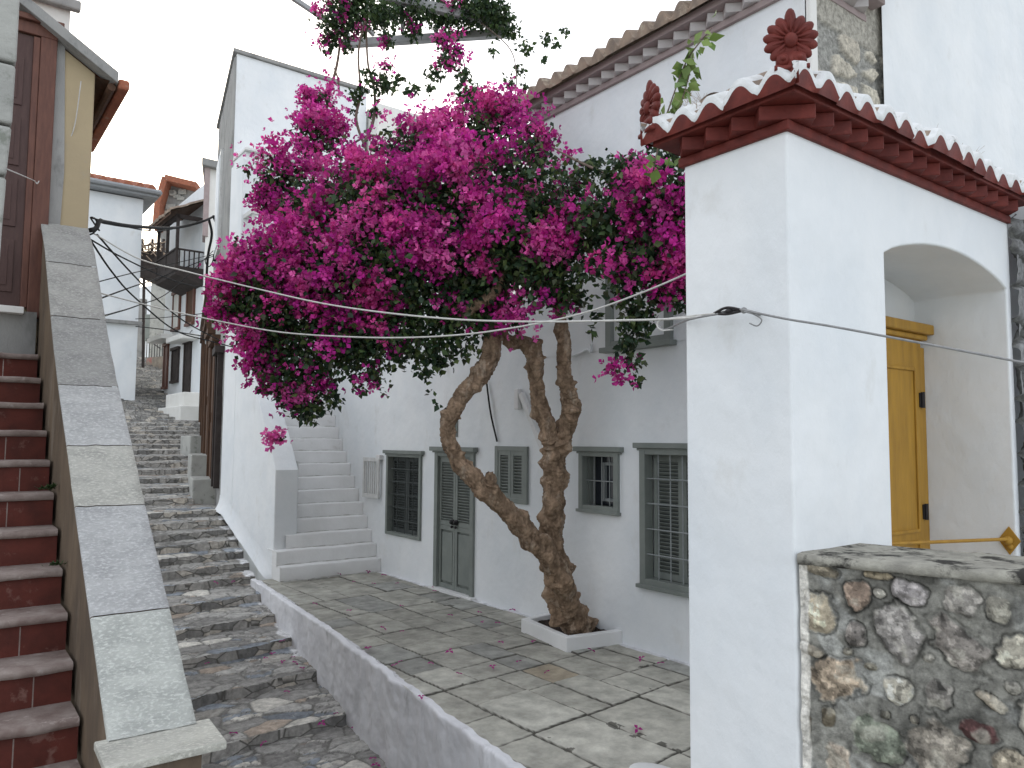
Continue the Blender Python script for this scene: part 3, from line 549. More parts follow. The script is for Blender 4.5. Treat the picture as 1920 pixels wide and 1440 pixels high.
p0 = W(672, 160, 15.); p1 = W(815, 160, 13.5); m = MB(); m.box((6.5, p0.y-.5, 0), (11.5, p0.y+3, 8.35)); m.build('wall', CREAM, b2, bevel=.01)
yb = p0.y-.5; a = on(1, 772, 226, yb); b = on(1, 806, 300, yb); f = MB(); f.box((a.x, yb-.05, b.z), (b.x, yb-.001, a.z-.1)); wf = f.build('window', GREENGREY, b2); m = MB(); m.box((a.x-.08, yb-.12, a.z-.1), (b.x+.08, yb, a.z)); m.build('lintel', GREENGREY, wf)
# big white wall right behind the gate
rb = thing('white_wing', 'big blank white wall rising behind the right of the gate roof', 'building', (7, 3.2, 0))
m = MB(); m.prism([(6.48, 3.25), (14, 3.25), (14, 4.8), (7.1, 3.57)], -.4, 9); m.build('wall', WHITE, rb, bevel=.01)
# ------------------------------------------------------------------ gate
GX, GY, GY2, GR = 2.86, 1.855, 2.42, 5.15
gt = thing('entrance_gate', 'white gateway with arched recess under an oxblood cornice and tiled roof', 'gate', (3.8, 2.1, 0))
def gate_wall():
    m = MB(); x0, x1, zs_, rise, top = 3.66, 5.10, 2.87, .13, 3.30; n = 18
    arc = [(lerp(x0, x1, i/n), zs_+rise*sin(pi*i/n)**.75) for i in range(n+1)]
    for y, fl in ((GY, False),):
        m.add([(GX, y, -1.5), (x0, y, -1.5), (x0, y, zs_), (x0, y, top), (GX, y, top)], [(0, 1, 2, 3, 4)])
        for (a, b), (c, d) in zip(arc, arc[1:]): m.add([(a, y, b), (c, y, d), (c, y, top), (a, y, top)], [(0, 1, 2, 3)])
        m.add([(x1, y, -1.5), (GR, y, -1.5), (GR, y, top), (x1, y, top), (x1, y, zs_)], [(0, 1, 2, 3, 4)])
    yd = 2.40
    m.add([(x0, GY, -1.5), (x0, yd, -1.5), (x0, yd, zs_), (x0, GY, zs_)], [(0, 1, 2, 3)]); m.add([(x1, GY, -1.5), (x1, GY, zs_), (x1, yd, zs_), (x1, yd, -1.5)], [(0, 1, 2, 3)])
    for (a, b), (c, d) in zip(arc, arc[1:]): m.add([(a, GY, b), (a, yd, b), (c, yd, d), (c, GY, d)], [(0, 1, 2, 3)])
    m.add([(x0, yd, 1), (x1, yd, 1), (x1, yd, 3.2), (x0, yd, 3.2)], [(0, 1, 2, 3)])
    m.add([(GX, GY2, -1.5), (GX, GY, -1.5), (GX, GY, top), (GX, GY2, top)], [(0, 1, 2, 3)]); m.add([(GR, GY2, -1.5), (GX, GY2, -1.5), (GX, GY2, top), (GR, GY2, top)], [(0, 1, 2, 3)])
    me = m.build('wall', WHITE, gt); wm = me.modifiers.new('w', 'WELD'); wm.merge_threshold = .0005; b = me.modifiers.new('b', 'BEVEL'); b.width = .012; b.segments = 3; b.limit_method = 'ANGLE'; b.angle_limit = radians(50)
gate_wall()
dp = MB(); dp.box((3.5, 2.33, .7), (5.02, 2.385, 2.60)); dr = dp.build('door', OCHREDOOR, gt, bevel=.004)
dp = MB(); dp.box((3.62, 2.27, 2.635), (5.085, 2.39, 2.70)); dp.box((3.64, 2.30, 2.60), (5.06, 2.385, 2.634)); dp.build('door_head', OCHREDOOR, dr, bevel=.01)
dp = MB()
for xa, xb in ((3.72, 4.28), (4.36, 4.93)):
    for za, zb in ((.8, 1.35), (1.40, 2.42)):
        dp.box((xa, 2.318, za), (xa+.02, 2.3295, zb)); dp.box((xb-.02, 2.318, za), (xb, 2.3295, zb)); dp.box((xa+.02, 2.319, za), (xb-.02, 2.3295, za+.02)); dp.box((xa+.02, 2.319, zb-.02), (xb-.02, 2.3295, zb))
dp.box((5.02, 2.345, .7), (5.098, 2.38, 2.56)); dp.build('panel_moulding', OCHREDOOR, dr, bevel=.003)
for z in (2.22, 1.52): h = MB(); h.tube([(5.0, 2.315, z-.05), (5.0, 2.315, z+.05)], .012, 8); h.box((4.975, 2.322, z-.045), (5.02, 2.3295, z+.045)); h.build('hinge', IRON, dr)
a = on(0, 1893, 1013, 5.095); m = MB(); zc = a.z; yc = a.y; m.extr([(5.098, yc, zc+.082), (5.098, yc-.06, zc), (5.098, yc, zc-.085), (5.098, yc+.06, zc)], (-.01, 0, 0)); pb = m.build('bar_plate', OCHREDOOR, gt, bevel=.003)
b = on(1, 1660, 1016, 2.22); m = MB(); m.tube([(5.09, yc, zc+.01), (5.04, yc, zc+.01), (b.x-.3, b.y+.03, b.z)], .010, 8); m.ball((5.07, yc, zc+.0), .026, n=8); m.ball((5.085, yc-.005, zc-.035), .018, n=8); m.build('door_bar', OCHREDOOR, gt)
zc0 = 3.275; zt = cornice(gt, GX, GY, GR-.02, GY2, zc0, 'LF', ((.02, .045), (.098, .066), (.105, .062)), (OXBLOOD, OXBLOOD, OXBLOOD))
m = MB(); hw = (GY2-GY)/2+.09; rz = zt+.18; ym = (GY+GY2)/2
m.add([(GX-.09, GY-.09, zt), (GR+.05, GY-.09, zt), (GR+.05, GY2+.09, zt), (GX-.09, GY2+.09, zt), (GX-.09+hw, ym, rz), (GR+.05, ym, rz)], [(0, 1, 5, 4), (1, 2, 5), (2, 3, 4, 5), (3, 0, 4), (0, 3, 2, 1)]); m.build('roof_bed', TERRA, gt)
sl_ = atan2(.19, hw)
tiles('roof', (GX-.15, GY-.14, zt+.022), (GR+.1, GY-.14, zt+.022), (0, 1), sl_, hw/cos(sl_)+.06, .165, .031, (TILEWHITE, TERRA, OXBLOOD), gt, lip=.07, thick=.034, wob=.010, hipA=True, seed=1, samp=16, course=.2)
tiles('roof', (GX-.14, GY2+.15, zt+.022), (GX-.14, GY-.15, zt+.022), (1, 0), sl_, hw/cos(sl_)+.06, .165, .031, (TILEWHITE, TERRA, OXBLOOD), gt, lip=.07, thick=.034, wob=.010, hipA=True, hipB=True, seed=2, samp=16, course=.2)
tiles('roof', (GR+.1, GY2+.14, zt+.022), (GX-.15, GY2+.14, zt+.022), (0, -1), sl_, hw/cos(sl_)+.06, .165, .031, (TILEWHITE, TERRA, OXBLOOD), gt, lip=.07, thick=.034, wob=.010, hipB=True, seed=4, samp=16, course=.2)
def palmette(base, face, s=1.):
    """fan of petals over a boss and two volutes, on a block, facing `face`"""
    f_ = Vector((face[0], face[1], 0)).normalized(); r_ = Vector((-f_.y, f_.x, 0)); B = Vector(base); U = Vector((0, 0, 1)); m = MB()
    def blob(u, v, d, ru, rv, rd, ang=0):
        c = B + r_*u*s + U*v*s + f_*d*s; n = 8; vs_ = []; fs_ = []
        for i in range(n+1):
            for j in range(2*n):
                a = pi*i/n; q = pi*j/n; x = sin(a)*cos(q)*ru; y = cos(a)*rv; zz = sin(a)*sin(q)*rd
                X_ = x*cos(ang)+y*sin(ang); Y_ = -x*sin(ang)+y*cos(ang); vs_.append(c + (r_*X_ + U*Y_ + f_*zz)*s)
        for i in range(n):
            for j in range(2*n): fs_.append((i*2*n+j, (i+1)*2*n+j, (i+1)*2*n+(j+1) % (2*n), i*2*n+(j+1) % (2*n)))
        m.add(vs_, fs_)
    def blk(u0, u1, v0, v1, d0, d1): c = B + r_*(u0+u1)/2*s + U*(v0+v1)/2*s + f_*(d0+d1)/2*s; m.obox(c, r_*(u1-u0)/2*s, f_*(d1-d0)/2*s, U*(v1-v0)/2*s)
    blk(-.062, .062, 0, .016, -.03, .035); blk(-.052, .052, .016, .075, -.022, .018)
    blob(0, .125, -.004, .084, .084, .018)
    for k in range(11):
        a = radians(-135+27*k); L = .058 if k != 5 else .074; R = .064 if k != 5 else .078
        blob(sin(a)*R, .125+cos(a)*R, .004, .0215, L*.62, .017, a); blob(sin(a)*R*.8, .125+cos(a)*R*.8, .012, .007, L*.5, .012, a)
    blob(0, .12, .012, .026, .03, .022)
    for sg in (-1, 1):
        blob(sg*.03, .047, .014, .024, .024, .014); blob(sg*.03, .047, .024, .011, .011, .012); blob(sg*.045, .02, .01, .02, .012, .012)
    o = m.build('palmette_ornament', OXBLOOD, gt, smooth=True); return o
palmette((GX-.07, GY-.07, zt+.035), (-1, -.85), 1.12); palmette((GX-.10, GY2+.12, zt+.005), (-1, .42), 1.12)
m = MB()   # peak moulding below the corner ornament
m.add([(GX-.11, GY-.11, zt-.002), (GX+.10, GY-.115, zt-.002), (GX-.115, GY+.10, zt-.002), (GX-.09, GY-.09, zt+.085)], [(0, 1, 3), (0, 3, 2), (1, 2, 3)]); m.build('corner_peak', OXBLOOD, gt)
m = MB(); c_ = Vector((3.0, 1.99, zt+.105)); m.obox(c_, (.05, .02, .012), (-.012, .03, 0), (-.002, 0, .007)); m.build('loose_tile', TERRARED, gt, bevel=.004)
m = MB(); p = W(1690, 340, 3.9)
def weeds(nm, lab, P, n, hgt, sp, seed):
    rg = random.Random(seed); m = MB()
    for i in range(n):
        b = Vector(P)+Vector((rg.uniform(-sp, sp), rg.uniform(-.05, .05), 0)); d = Vector((rg.gauss(0, .5), rg.gauss(0, .3), 1)); L = hgt*rg.uniform(.5, 1); pts = [b+d*L*t+Vector((rg.gauss(0, .01), 0, -.1*t*t*L)) for t in (0, .3, .6, 1)]
        m.tube(pts, [.0018, .0014, .001, .0005], 4)
        for j in range(3): q = pts[rg.choice([1, 2])]; m.tube([q, q+Vector((rg.gauss(0, .05), rg.gauss(0, .03), rg.uniform(.0, .06)))], .0008, 3)
    tag(m.build(nm, STRAW), lab, 'weeds')
STRAW = mat('dry_straw', (.38, .30, .22), (.30, .22, .17), 20, .9)
weeds('dry_weeds', 'wispy dry weeds growing from the gate tiles against the blank white wall', (4.55, 1.9, zt+.06), 22, .20, .3, 3)
weeds('dry_weeds', 'tuft of dry grass in the tiles beside the side palmette of the gate', (GX-.04, 2.28, zt+.05), 16, .09, .07, 4)
# rubble pier right of the gate
yy = np.linspace(GR-.01, 6.3, 80)[:, None]; zz = np.linspace(-1, 3.33, 260)[None, :]; e, cid = cells(yy+.04*fbm(yy, zz, .2, 1), zz+0*yy, .22, .16, 77, .8); rr = (cid*7919 % 1000)/1000.; s_ = np.clip((e-.12)/.12, 0, 1)
cc = np.array([.12, .12, .11])*(1-s_[..., None])+np.stack([.22+.2*(rr-.5)]*3, -1)*s_[..., None]
o = grid('rubble_wall', np.stack([yy+0*zz, 1.86-.04*s_-.02*fbm(yy, zz, .05, 2), zz+0*yy], -1), RUBBLE, tint=cc); tag(o, 'dark rubble wall at the far right edge beyond the arched gate', 'wall')
# ------------------------------------------------------------------ stone parapet in front of the gate
wd = Vector((.314, -.949, 0)); wn = Vector((-.949, -.314, 0)); W0 = Vector((2.865, 1.84, 0)); ZT = 1.46
sw = thing('rubble_parapet', 'low rubble stone parapet with a lichened coping in the lower right corner', 'wall', (2.9, 1.7, 0))
def parapet():
    L = 1.25; us = np.linspace(-.0, L, 300); zs = np.linspace(ZT, -.05, 330); U, Zz = np.meshgrid(us, zs, indexing='ij')
    def uz(px, py):
        d = ray(px, py); k = (W0.x*wn.x+W0.y*wn.y)/(d.x*wn.x+d.y*wn.y); p = d*k; q = Vector((p.x-W0.x, p.y-W0.y, 0)); return q.dot(wd), p.z+CZ
    H = (fbm(U, Zz, .3, 101)-.5)*.05 + (fbm(U, Zz, .06, 102)-.5)*.014
    n1 = fbm(U, Zz, .18, 103); n2 = fbm(U, Zz, .05, 104)
    C = np.array([.225, .22, .195])*(1+1.0*(n1-.5)+.5*(n2-.5))[..., None]; pat = np.clip((fbm(U*1.2+Zz, Zz*1.0-U*.3, .16, 105)-.56)*9, 0, 1)[..., None]; C = C*(1-pat)+np.array([.40, .40, .37])*pat; pat2 = np.clip((fbm(U*1.2-Zz, Zz+U*.3, .2, 115)-.55)*8, 0, 1)[..., None]; C = C*(1-.45*pat2)
    S = [ # px, py, half width, half height, tilt, colour
        (1535,1150,32,41,-5,(.48,.42,.34)),(1607,1122,26,25,0,(.30,.22,.19)),(1604,1191,17,24,0,(.24,.225,.24)),(1703,1112,34,24,20,(.30,.29,.34)),(1800,1127,33,27,15,(.26,.255,.27)),
        (1678,1183,38,48,-35,(.27,.265,.29)),(1795,1210,56,38,30,(.24,.225,.235)),(1570,1272,45,34,-8,(.34,.27,.22)),(1690,1296,29,27,0,(.60,.59,.56)),(1762,1308,22,24,10,(.20,.195,.205)),
        (1640,1388,44,36,10,(.155,.19,.165)),(1755,1408,56,52,28,(.27,.25,.24)),(1830,1370,36,20,12,(.075,.03,.035)),(1905,1222,36,40,20,(.42,.41,.38)),(1530,1062,36,14,18,(.27,.24,.20)),
        (1642,1080,30,9,8,(.32,.27,.20)),(1648,1113,14,12,0,(.36,.36,.36)),(1520,1218,20,9,20,(.20,.18,.16)),(1855,1313,30,10,25,(.29,.26,.23)),(1553,1345,12,18,0,(.14,.12,.09)),
        (1572,1425,26,26,0,(.36,.31,.28)),(1510,1350,9,42,2,(.24,.19,.14)),(1632,1250,16,9,5,(.33,.32,.28)),(1872,1142,20,20,0,(.26,.26,.25)),(1895,1432,34,22,0,(.38,.34,.29)),
        (1700,1068,26,8,5,(.25,.25,.25)),(1740,1235,10,8,0,(.25,.25,.25)),(1900,1290,14,10,0,(.22,.22,.22)),(1715,1350,10,8,0,(.28,.27,.25)),(1660,1340,9,7,0,(.24,.24,.22)),(1590,1222,9,7,0,(.3,.29,.27)),
        (1700,1480,40,30,0,(.3,.28,.26)),(1600,1500,40,30,10,(.26,.25,.26)),(1850,1500,50,34,0,(.25,.24,.22)),(1950,1350,40,40,0,(.28,.27,.26)),(1960,1140,30,26,0,(.3,.29,.3)),(2000,1240,50,36,0,(.26,.25,.24))]
    rg = random.Random(9)
    for px, py, a, b, tl, c in S:
        u, z = uz(px, py); u1, _ = uz(px+a, py); _, z1 = uz(px, py+b); ru = abs(u1-u); rz_ = abs(z1-z)
        q = radians(tl); s1 = rg.randint(0, 99); du = (U-u)/ru; dz = (Zz-z)/rz_
        asp = a/b; x = du*cos(q)-dz/asp*sin(q)*-1*-1; x = du*cos(q)+(-dz/asp)*sin(q); y = -du*asp*sin(q)*-1; y = dz*cos(q)+du*asp*sin(q)
        pw = rg.choice([2.2, 2.8, 3.6]); wb_ = (fbm(U, Zz, .10, 200+s1)-.5)*.95+(fbm(U, Zz, .03, 220+s1)-.5)*.42; r_ = (np.abs(x)**pw+np.abs(y)**pw)**(1/pw)*.93+wb_
        mk = np.clip((1-r_)/.10, 0, 1); dome = np.clip(1-r_, 0, 1)**.5; gap = np.exp(-((r_-1.05)/.06)**2)*np.clip(fbm(U, Zz, .12, 600+s1)*3-.9, 0, 1)
        H = H*(1-mk)+mk*(.028*dome-.006+(fbm(U, Zz, .07, 300+s1)-.5)*.035+(fbm(U, Zz, .02, 310+s1)-.5)*.012) - .012*gap
        c = np.array(c); t1 = fbm(U, Zz, .07, 400+s1)[..., None]; t2 = fbm(U, Zz, .03, 420+s1)[..., None]
        c = c*.75+c.mean()*np.array([1.12, 1., .86])*.30; cc = c*(.40+1.25*t1)+(t2 > .62)*c*.7-(t2 < .34)*c*.45; wp = np.clip((t1-.60)*12, 0, 1); cc = cc*(1-wp*.5)+np.array([.50, .49, .46])*wp*.5; cc = np.clip(cc, .015, .7)
        C = C*(1-mk[..., None])+cc*np.array([1.02, 1., .90])*mk[..., None]; C = C*(1-.5*gap[..., None])
    edge = np.clip((.028+.016*fbm(U, Zz, .06, 500)-U)/.006, 0, 1)[..., None]; C = C*(1-edge)+np.array([.70, .67, .61])*edge
    P = np.stack([W0.x+wd.x*U+wn.x*H, W0.y+wd.y*U+wn.y*H, Zz], -1); grid('stone_face', P, RUBBLE, sw, tint=C, flip=True)
    n = 60; t = np.linspace(-.0, L, n)[:, None]; 
    prof_ = [(-.02, -.012), (.030, -.004), (.036, .010), (.034, .024), (.024, .034), (-.12, .037), (-.3, .034), (-.48, .036)]
    P = np.zeros((n, len(prof_), 3))
    for j, (o_, z_) in enumerate(prof_):
        nn = (vnoise(t[:, 0], t[:, 0]*0+j, .09, 7)-.5)*.012 + (vnoise(t[:, 0], t[:, 0]*0+j, .03, 8)-.5)*.007
        P[:, j, 0] = W0.x+wd.x*t[:, 0]+wn.x*(o_+nn); P[:, j, 1] = W0.y+wd.y*t[:, 0]+wn.y*(o_+nn); P[:, j, 2] = ZT+z_+nn*.6
    grid('coping', P, COPING, sw, smooth=True)
    m = MB(); e0 = W0-wn*.48; m.add([W0+wd*L+Vector((0, 0, -1)), e0+wd*L+Vector((0, 0, -1)), e0+wd*L+Vector((0, 0, ZT+.04)), W0+wd*L+Vector((0, 0, ZT+.0))], [(0, 1, 2, 3)]); m.build('end_face', GREYP, sw)
parapet()
# ------------------------------------------------------------------ left: red staircase, marble slide, yellow house
rs = thing('red_staircase', 'steep stair with dark red risers and worn pink nosings climbing to the brown door', 'staircase', (0, 4.3, .4))
SX0, SX1 = -1.2, .648
for k in range(-3, 12):
    z1 = .593+.2*k; y0 = 4.33+.272*k
    z1 += 0; m = MB(); m.box((SX0, y0+.015, z1-.205), (SX1-.002, y0+.30, z1-.042)); s_ = m.build('step', REDSTEP, rs)
    for x_ in (.02+.1*sin(k*2.1), .38+.1*sin(k*1.3)): q_ = MB(); q_.box((x_-.003, y0+.0145, z1-.2), (x_+.003, y0+.0155, z1-.05)); q_.build('joint_line', NOSING, s_)
    n = 36; P = []
    for i in range(n+1):
        x = lerp(SX0, SX1-.003, i/n); w_ = .012*noise.noise((x*6, k*3.3, 0))+.006*noise.noise((x*21, k*3.3, 2)); v_ = .008*noise.noise((x*5, k, 9))
        P.append([(x, y0+.02, z1-.044), (x, y0-.012+w_, z1-.040+v_), (x, y0-.018+w_, z1-.012+v_), (x, y0-.004+w_, z1+v_), (x, y0+.12, z1+.002), (x, y0+.31, z1)])
    grid('nosing', np.array(P), NOSING, s_)
m = MB(); m.box((SX0, 7.30, 2.3), (SX1-.002, 7.6, 2.96)); m.build('landing', GREYP, rs)
m = MB(); m.box((SX0, 1.5, -1.3), (.60, 3.55, -.03)); m.build('stair_base', GREYP, rs)
# small weeds
def tuft(nm, lab, P, n, s, seed, flat=False):
    rg = random.Random(seed); vs_, fs_, ct = [], [], []
    for i in range(n):
        a = rg.uniform(0, 2*pi); L = s*rg.uniform(.4, 1); b = Vector(P)+Vector((rg.gauss(0, s*.4), rg.gauss(0, s*.15), 0)); d = Vector((cos(a), sin(a)*.5-.3, rg.uniform(.3, 1.2))).normalized(); sd_ = d.cross(Vector((0, 0, 1))).normalized()*L*.28; k = len(vs_)
        vs_ += [b, b+d*L*.5+sd_, b+d*L, b+d*L*.5-sd_]; fs_.append((k, k+1, k+2, k+3)); g_ = rg.uniform(.6, 1.3); ct += [(.05*g_, .09*g_, .035*g_)]*4
    m = MB(); m.add(vs_, fs_); tag(m.build(nm, LEAF, tint=np.array(ct)), lab, 'weed')
tuft('green_weed', 'small green weed rooted on a tread of the red staircase', (.10, 6.33, 2.02), 40, .05, 5)
tuft('green_weed', 'dark weed in the corner of the red stairs beside the marble topped wall', (.60, 5.62, 1.62), 40, .06, 6)
tuft('green_weed', 'dark weed lower down the red stairs beside the brown wall', (.60, 5.1, 1.22), 30, .05, 7)
sp = thing('stair_side_wall', 'steep side wall of the red stairs capped with large grey marble slabs', 'wall', (.8, 5, 0))
prof = [(3.40, .70), (3.62, .70), (4.16, 1.10), (4.80, 1.57), (5.22, 1.90), (5.75, 2.29), (6.17, 2.64), (6.60, 3.06), (7.01, 3.46), (7.40, 3.74)]
zp = lambda y: float(np.interp(y, [p[0] for p in prof], [p[1] for p in prof]))
m = MB(); m.extr([(.665, y, z-.02) for y, z in prof]+[(.665, 7.4, -1.3), (.665, 3.40, -1.3)], (.30, 0, 0)); m.build('wall', BROWNWALL, sp)
seams = [3.60, 4.16, 4.80, 5.22, 5.75, 6.35, 6.85, 7.42]; tn = [(1.06, 1.085, 1.05), (.97, .97, 1.0), (.98, .96, .90), (1.02, 1.02, 1.04), (.72, .71, .70), (.80, .78, .75), (.74, .73, .71)]
for i, (a, b) in enumerate(zip(seams, seams[1:])):
    n = 26; nn = 8; P = np.zeros((n, nn+4, 3)); C = np.ones((n, nn+4, 3))*np.array(tn[i])
    for j in range(n):
        y = lerp(a+.003, b-.003, j/(n-1)); z = zp(y); dp_ = .004*noise.noise((y*9, 1, 0))
        row = [(.648, z-.028), (.646+dp_, z-.006)]+[(lerp(.652, .996, t/(nn-1)), z+.006*noise.noise((t*.9, y*7, 3))) for t in range(nn)]+[(1.0+dp_, z-.006), (.998, z-.028)]
        for c_, (x, zz) in enumerate(row): P[j, c_] = (x, y, zz)
    o = grid('marble_slab', P, MARBLE, sp, tint=C)
m = MB(); m.extr([(.60, 3.38, .645), (.60, 3.38, .68), (.60, 3.64, .70), (.60, 3.64, .665)], (.46, 0, 0)); o = m.build('foot_slab', MARBLE, sp, bevel=.006); settint(o.data, np.array([1.08, 1.06, .98]))
m = MB(); m.box((.66, 3.46, -1.3), (.99, 3.66, .66)); m.build('foot_pier', STONEG, sp, bevel=.02)
yh = thing('yellow_house', 'ochre rendered house front with a brown panelled door at the top of the red stairs', 'house', (0, 7.4, 3))
YW = 7.42; ze = 5.12; rakep = lambda x: ze+(1.02-x)*.62
m = MB(); m.prism([(-.9, YW), (1.0, YW), (1.0, YW+1.65), (-.9, YW+1.65)], -1, [rakep(-.9), ze, ze, rakep(-.9)]); m.build('wall', [YELLOW], yh, bevel=.01)
m = MB(); m.extr([(.63, YW-.012, 2.9), (.77, YW-.012, 2.9), (.80, YW-.012, 4.2), (.76, YW-.012, rakep(.76)), (.60, YW-.012, rakep(.60)), (.60, YW-.012, 4)], (0, .011, 0)); m.box((-.9, YW-.0125, 5.36), (.66, YW-.0015, 5.42)); m.build('grey_trim', GREYP, yh)
m = MB(); m.box((.58, YW-.06, 2.92), (.70, YW-.013, 5.30)); m.box((-.7, YW-.06, 5.30), (.70, YW-.013, 5.40)); m.box((-.7, YW-.10, 5.40), (.74, YW-.013, 5.45)); fo = m.build('door', FRAMEWOOD, yh, bevel=.006)
m = MB(); m.box((.53, YW-.05, 3.0), (.579, YW-.014, 5.29)); m.build('inner_frame', FRAMEWOOD, fo, bevel=.006)
m = MB(); m.box((-.4, YW-.03, 3.0), (.529, YW-.014, 5.29)); m.build('door_leaf', DARKWOOD, fo)
for za, zb in ((3.12, 3.55), (3.66, 4.06), (4.17, 4.57), (4.68, 5.08)): m = MB(); m.box((.10, YW-.042, za), (.47, YW-.0305, zb)); m.box((.14, YW-.047, za+.05), (.43, YW-.0425, zb-.05)); m.build('door_panel', DARKWOOD, fo, bevel=.006)
m = MB(); m.box((-.7, YW-.2, 2.93), (.55, YW-.02, 2.985)); m.build('threshold', CREAM, yh, bevel=.005)
# raking verge, tiles, eave running back along the lane
def rk(x): return rakep(x)
m = MB(); m.extr([(-.9, YW-.14, rk(-.9)), (1.16, YW-.14, rk(1.16)), (1.16, YW-.14, rk(1.16)+.10), (-.9, YW-.14, rk(-.9)+.10)], (0, .16, 0)); m.build('verge_slab', GREYP, yh, bevel=.006)
e0 = Vector((1.14, YW-.12, rk(1.14)+.04)); e1 = Vector((1.14, YW+1.75, rk(1.14)+.04))
tiles('roof', tuple(e0), tuple(e1), (-1, 0), atan2(.62, 1), 1.8, .2, .035, (TERRARED,), yh, seed=8)
m = MB(); m.add([(1.0, YW, ze-.02), (1.16, YW-.1, ze-.07), (1.16, YW+1.7, ze-.07), (1.0, YW+1.65, ze-.02), (1.16, YW-.1, ze-.02), (1.16, YW+1.7, ze-.02)], [(0, 1, 2, 3), (1, 4, 5, 2)]); m.build('soffit', OLDWOOD, yh)
m = MB(); m.box((1.165, YW-.12, rk(1.14)-.05), (1.255, YW+1.75, rk(1.14)+.045)); m.build('tile_edge', TERRARED, yh, bevel=.02)
m = MB(); m.tube([(1.12, YW-.08, ze-.11), (1.12, YW+1.65, ze-.11)], .035, 8); m.build('eave_pole', OLDWOOD, yh)
# upper white parapet glimpse above the verge
m = MB(); p = W(100, 10, 8.6); m.box((p.x-1.6, p.y, 5.2), (p.x+.17, p.y+1.4, 7.6)); o = m.build('upper_storey', CREAM, yh, bevel=.01)
m = MB(); m.box((p.x-1.6, p.y-.10, p.z-.02), (p.x+.26, p.y-.005, p.z+.10)); m.build('gutter', GREYP, yh, bevel=.02)
# near stone pier at the left edge
a = W(36, 20, 4.3); b = W(-2, 520, 4.3)
pr_ = thing('stone_pier', 'pale cracked stone pier at the extreme left edge of the stairs', 'pier', (a.x-.5, a.y, 3))
yP = a.y; q = [on(1, x, y, yP) for x, y in ((40, -60), (36, 20), (30, 120), (22, 235), (12, 330), (4, 430), (-3, 520), (-6, 640))]
zsl = [3.0]; m = MB(); cuts = [0, 2, 3, 4, 7]
for i0, i1 in zip(cuts, cuts[1:]):
    seg = q[i0:i1+1]; poly = [(p.x+.004*random.random(), yP, p.z-(.008 if k == 0 else -.008 if k == len(seg)-1 else 0)) for k, p in enumerate(seg)]
    mb = MB(); mb.extr([(seg[0].x-.8, yP, poly[0][2])] + poly + [(seg[0].x-.8, yP, poly[-1][2])], (0, .4, 0)); mb.build('stone_block', STONEG, pr_, bevel=.018, seg=3)
# white wire drooping on the yellow wall
pts = [W(152, 152, 6.55), W(140, 235, 6.6), W(124, 272, 6.6), W(98, 305, 6.6), W(78, 330, 6.5), W(70, 344, 6.3), W(62, 338, 6.2), W(15, 318, 4.9), W(-30, 300, 4.4)]
m = MB(); m.tube([Vector(p) for p in spline(pts)], .0045, 5); tag(m.build('thin_wire', CABLEW), 'thin pale wire drooping across the brown door and yellow wall', 'wire')
# ------------------------------------------------------------------ far end of the lane
def wbox(m, p0, p1, depth, z0, z1, o0=0., mi=0):
    """wall along p0->p1, extruded to the right hand side by depth"""
    d = (p1-p0).normalized(); n = Vector((d.y, -d.x)); a = p0-n*o0; b = p1-n*o0; m.prism([tuple(a), tuple(a+n*depth), tuple(b+n*depth), tuple(b)], z0, z1, mi)
lw = thing('white_corner_house', 'white house with a tiled eave and grey gutter on the left of the upper lane', 'house', (3, 31, 3))
A = G(250, 29); yA = A.y
m = MB(); m.box((-4, yA, 0), (A.x, yA+9, 11.1)); zl_ = on(1, 245, 603, yA).z
m.build('wall', WHITE, lw, bevel=.02); m = MB(); m.box((A.x-2.9, yA-.22, zl_-.12), (A.x+.1, yA-.002, zl_)); m.build('ledge', GREYP, lw)
zE = on(1, 282, 357, yA-.5).z
m = MB(); m.box((-4, yA-.42, zE-.22), (A.x+.42, yA+9, zE)); m.build('eave', ZINC, lw, bevel=.03); m = MB(); m.tube([(-4, yA-.48, zE-.02), (A.x+.5, yA-.48, zE-.02)], .10, 8); m.tube([(A.x+.47, yA-.48, zE-.02), (A.x+.47, yA+9, zE-.02)], .10, 8); m.build('gutter', ZINC, lw)
tiles('roof', (A.x+.4, yA-.5, zE+.15), (-4, yA-.5, zE+.15), (0, 1), radians(17), 3.5, .42, .09, (TERRARED,), lw, seed=10)
m = MB(); m.tube([(A.x-3.3, yA-.12, 1), (A.x-3.3, yA-.12, zE-.3)], .06, 6); m.build('downpipe', ZINC, lw)
# white house with timber balcony
F0, F1 = G(379, 27.5), G(299, 32); FD = (F1-F0).normalized(); FN = Vector((-FD.y, FD.x)); FL = (F1-F0).length
def fp(px, zpy=None):
    """s along the facade and z for an image point on its plane"""
    def g_(py): d = ray(px, py); k = (F0.x*FN.x+F0.y*FN.y)/(d.x*FN.x+d.y*FN.y); p = d*k; return (Vector((p.x, p.y))-F0).dot(FD), p.z+CZ
    return g_(zpy if zpy is not None else 800)
def fbx(m, s0, s1, z0, z1, o0, o1, mi=0): m.prism([tuple(F0+FD*s0+FN*o0), tuple(F0+FD*s1+FN*o0), tuple(F0+FD*s1+FN*o1), tuple(F0+FD*s0+FN*o1)], z0, z1, mi)
bh = thing('balcony_house', 'white house with a tile roofed dark timber balcony far up the lane', 'house', (F0.x, F0.y, 1))
zb_ = fp(350, 372)[1]
m = MB(); fbx(m, 0, FL, 0, zb_, 0, -6); m.build('wall', WHITE, bh, bevel=.02)
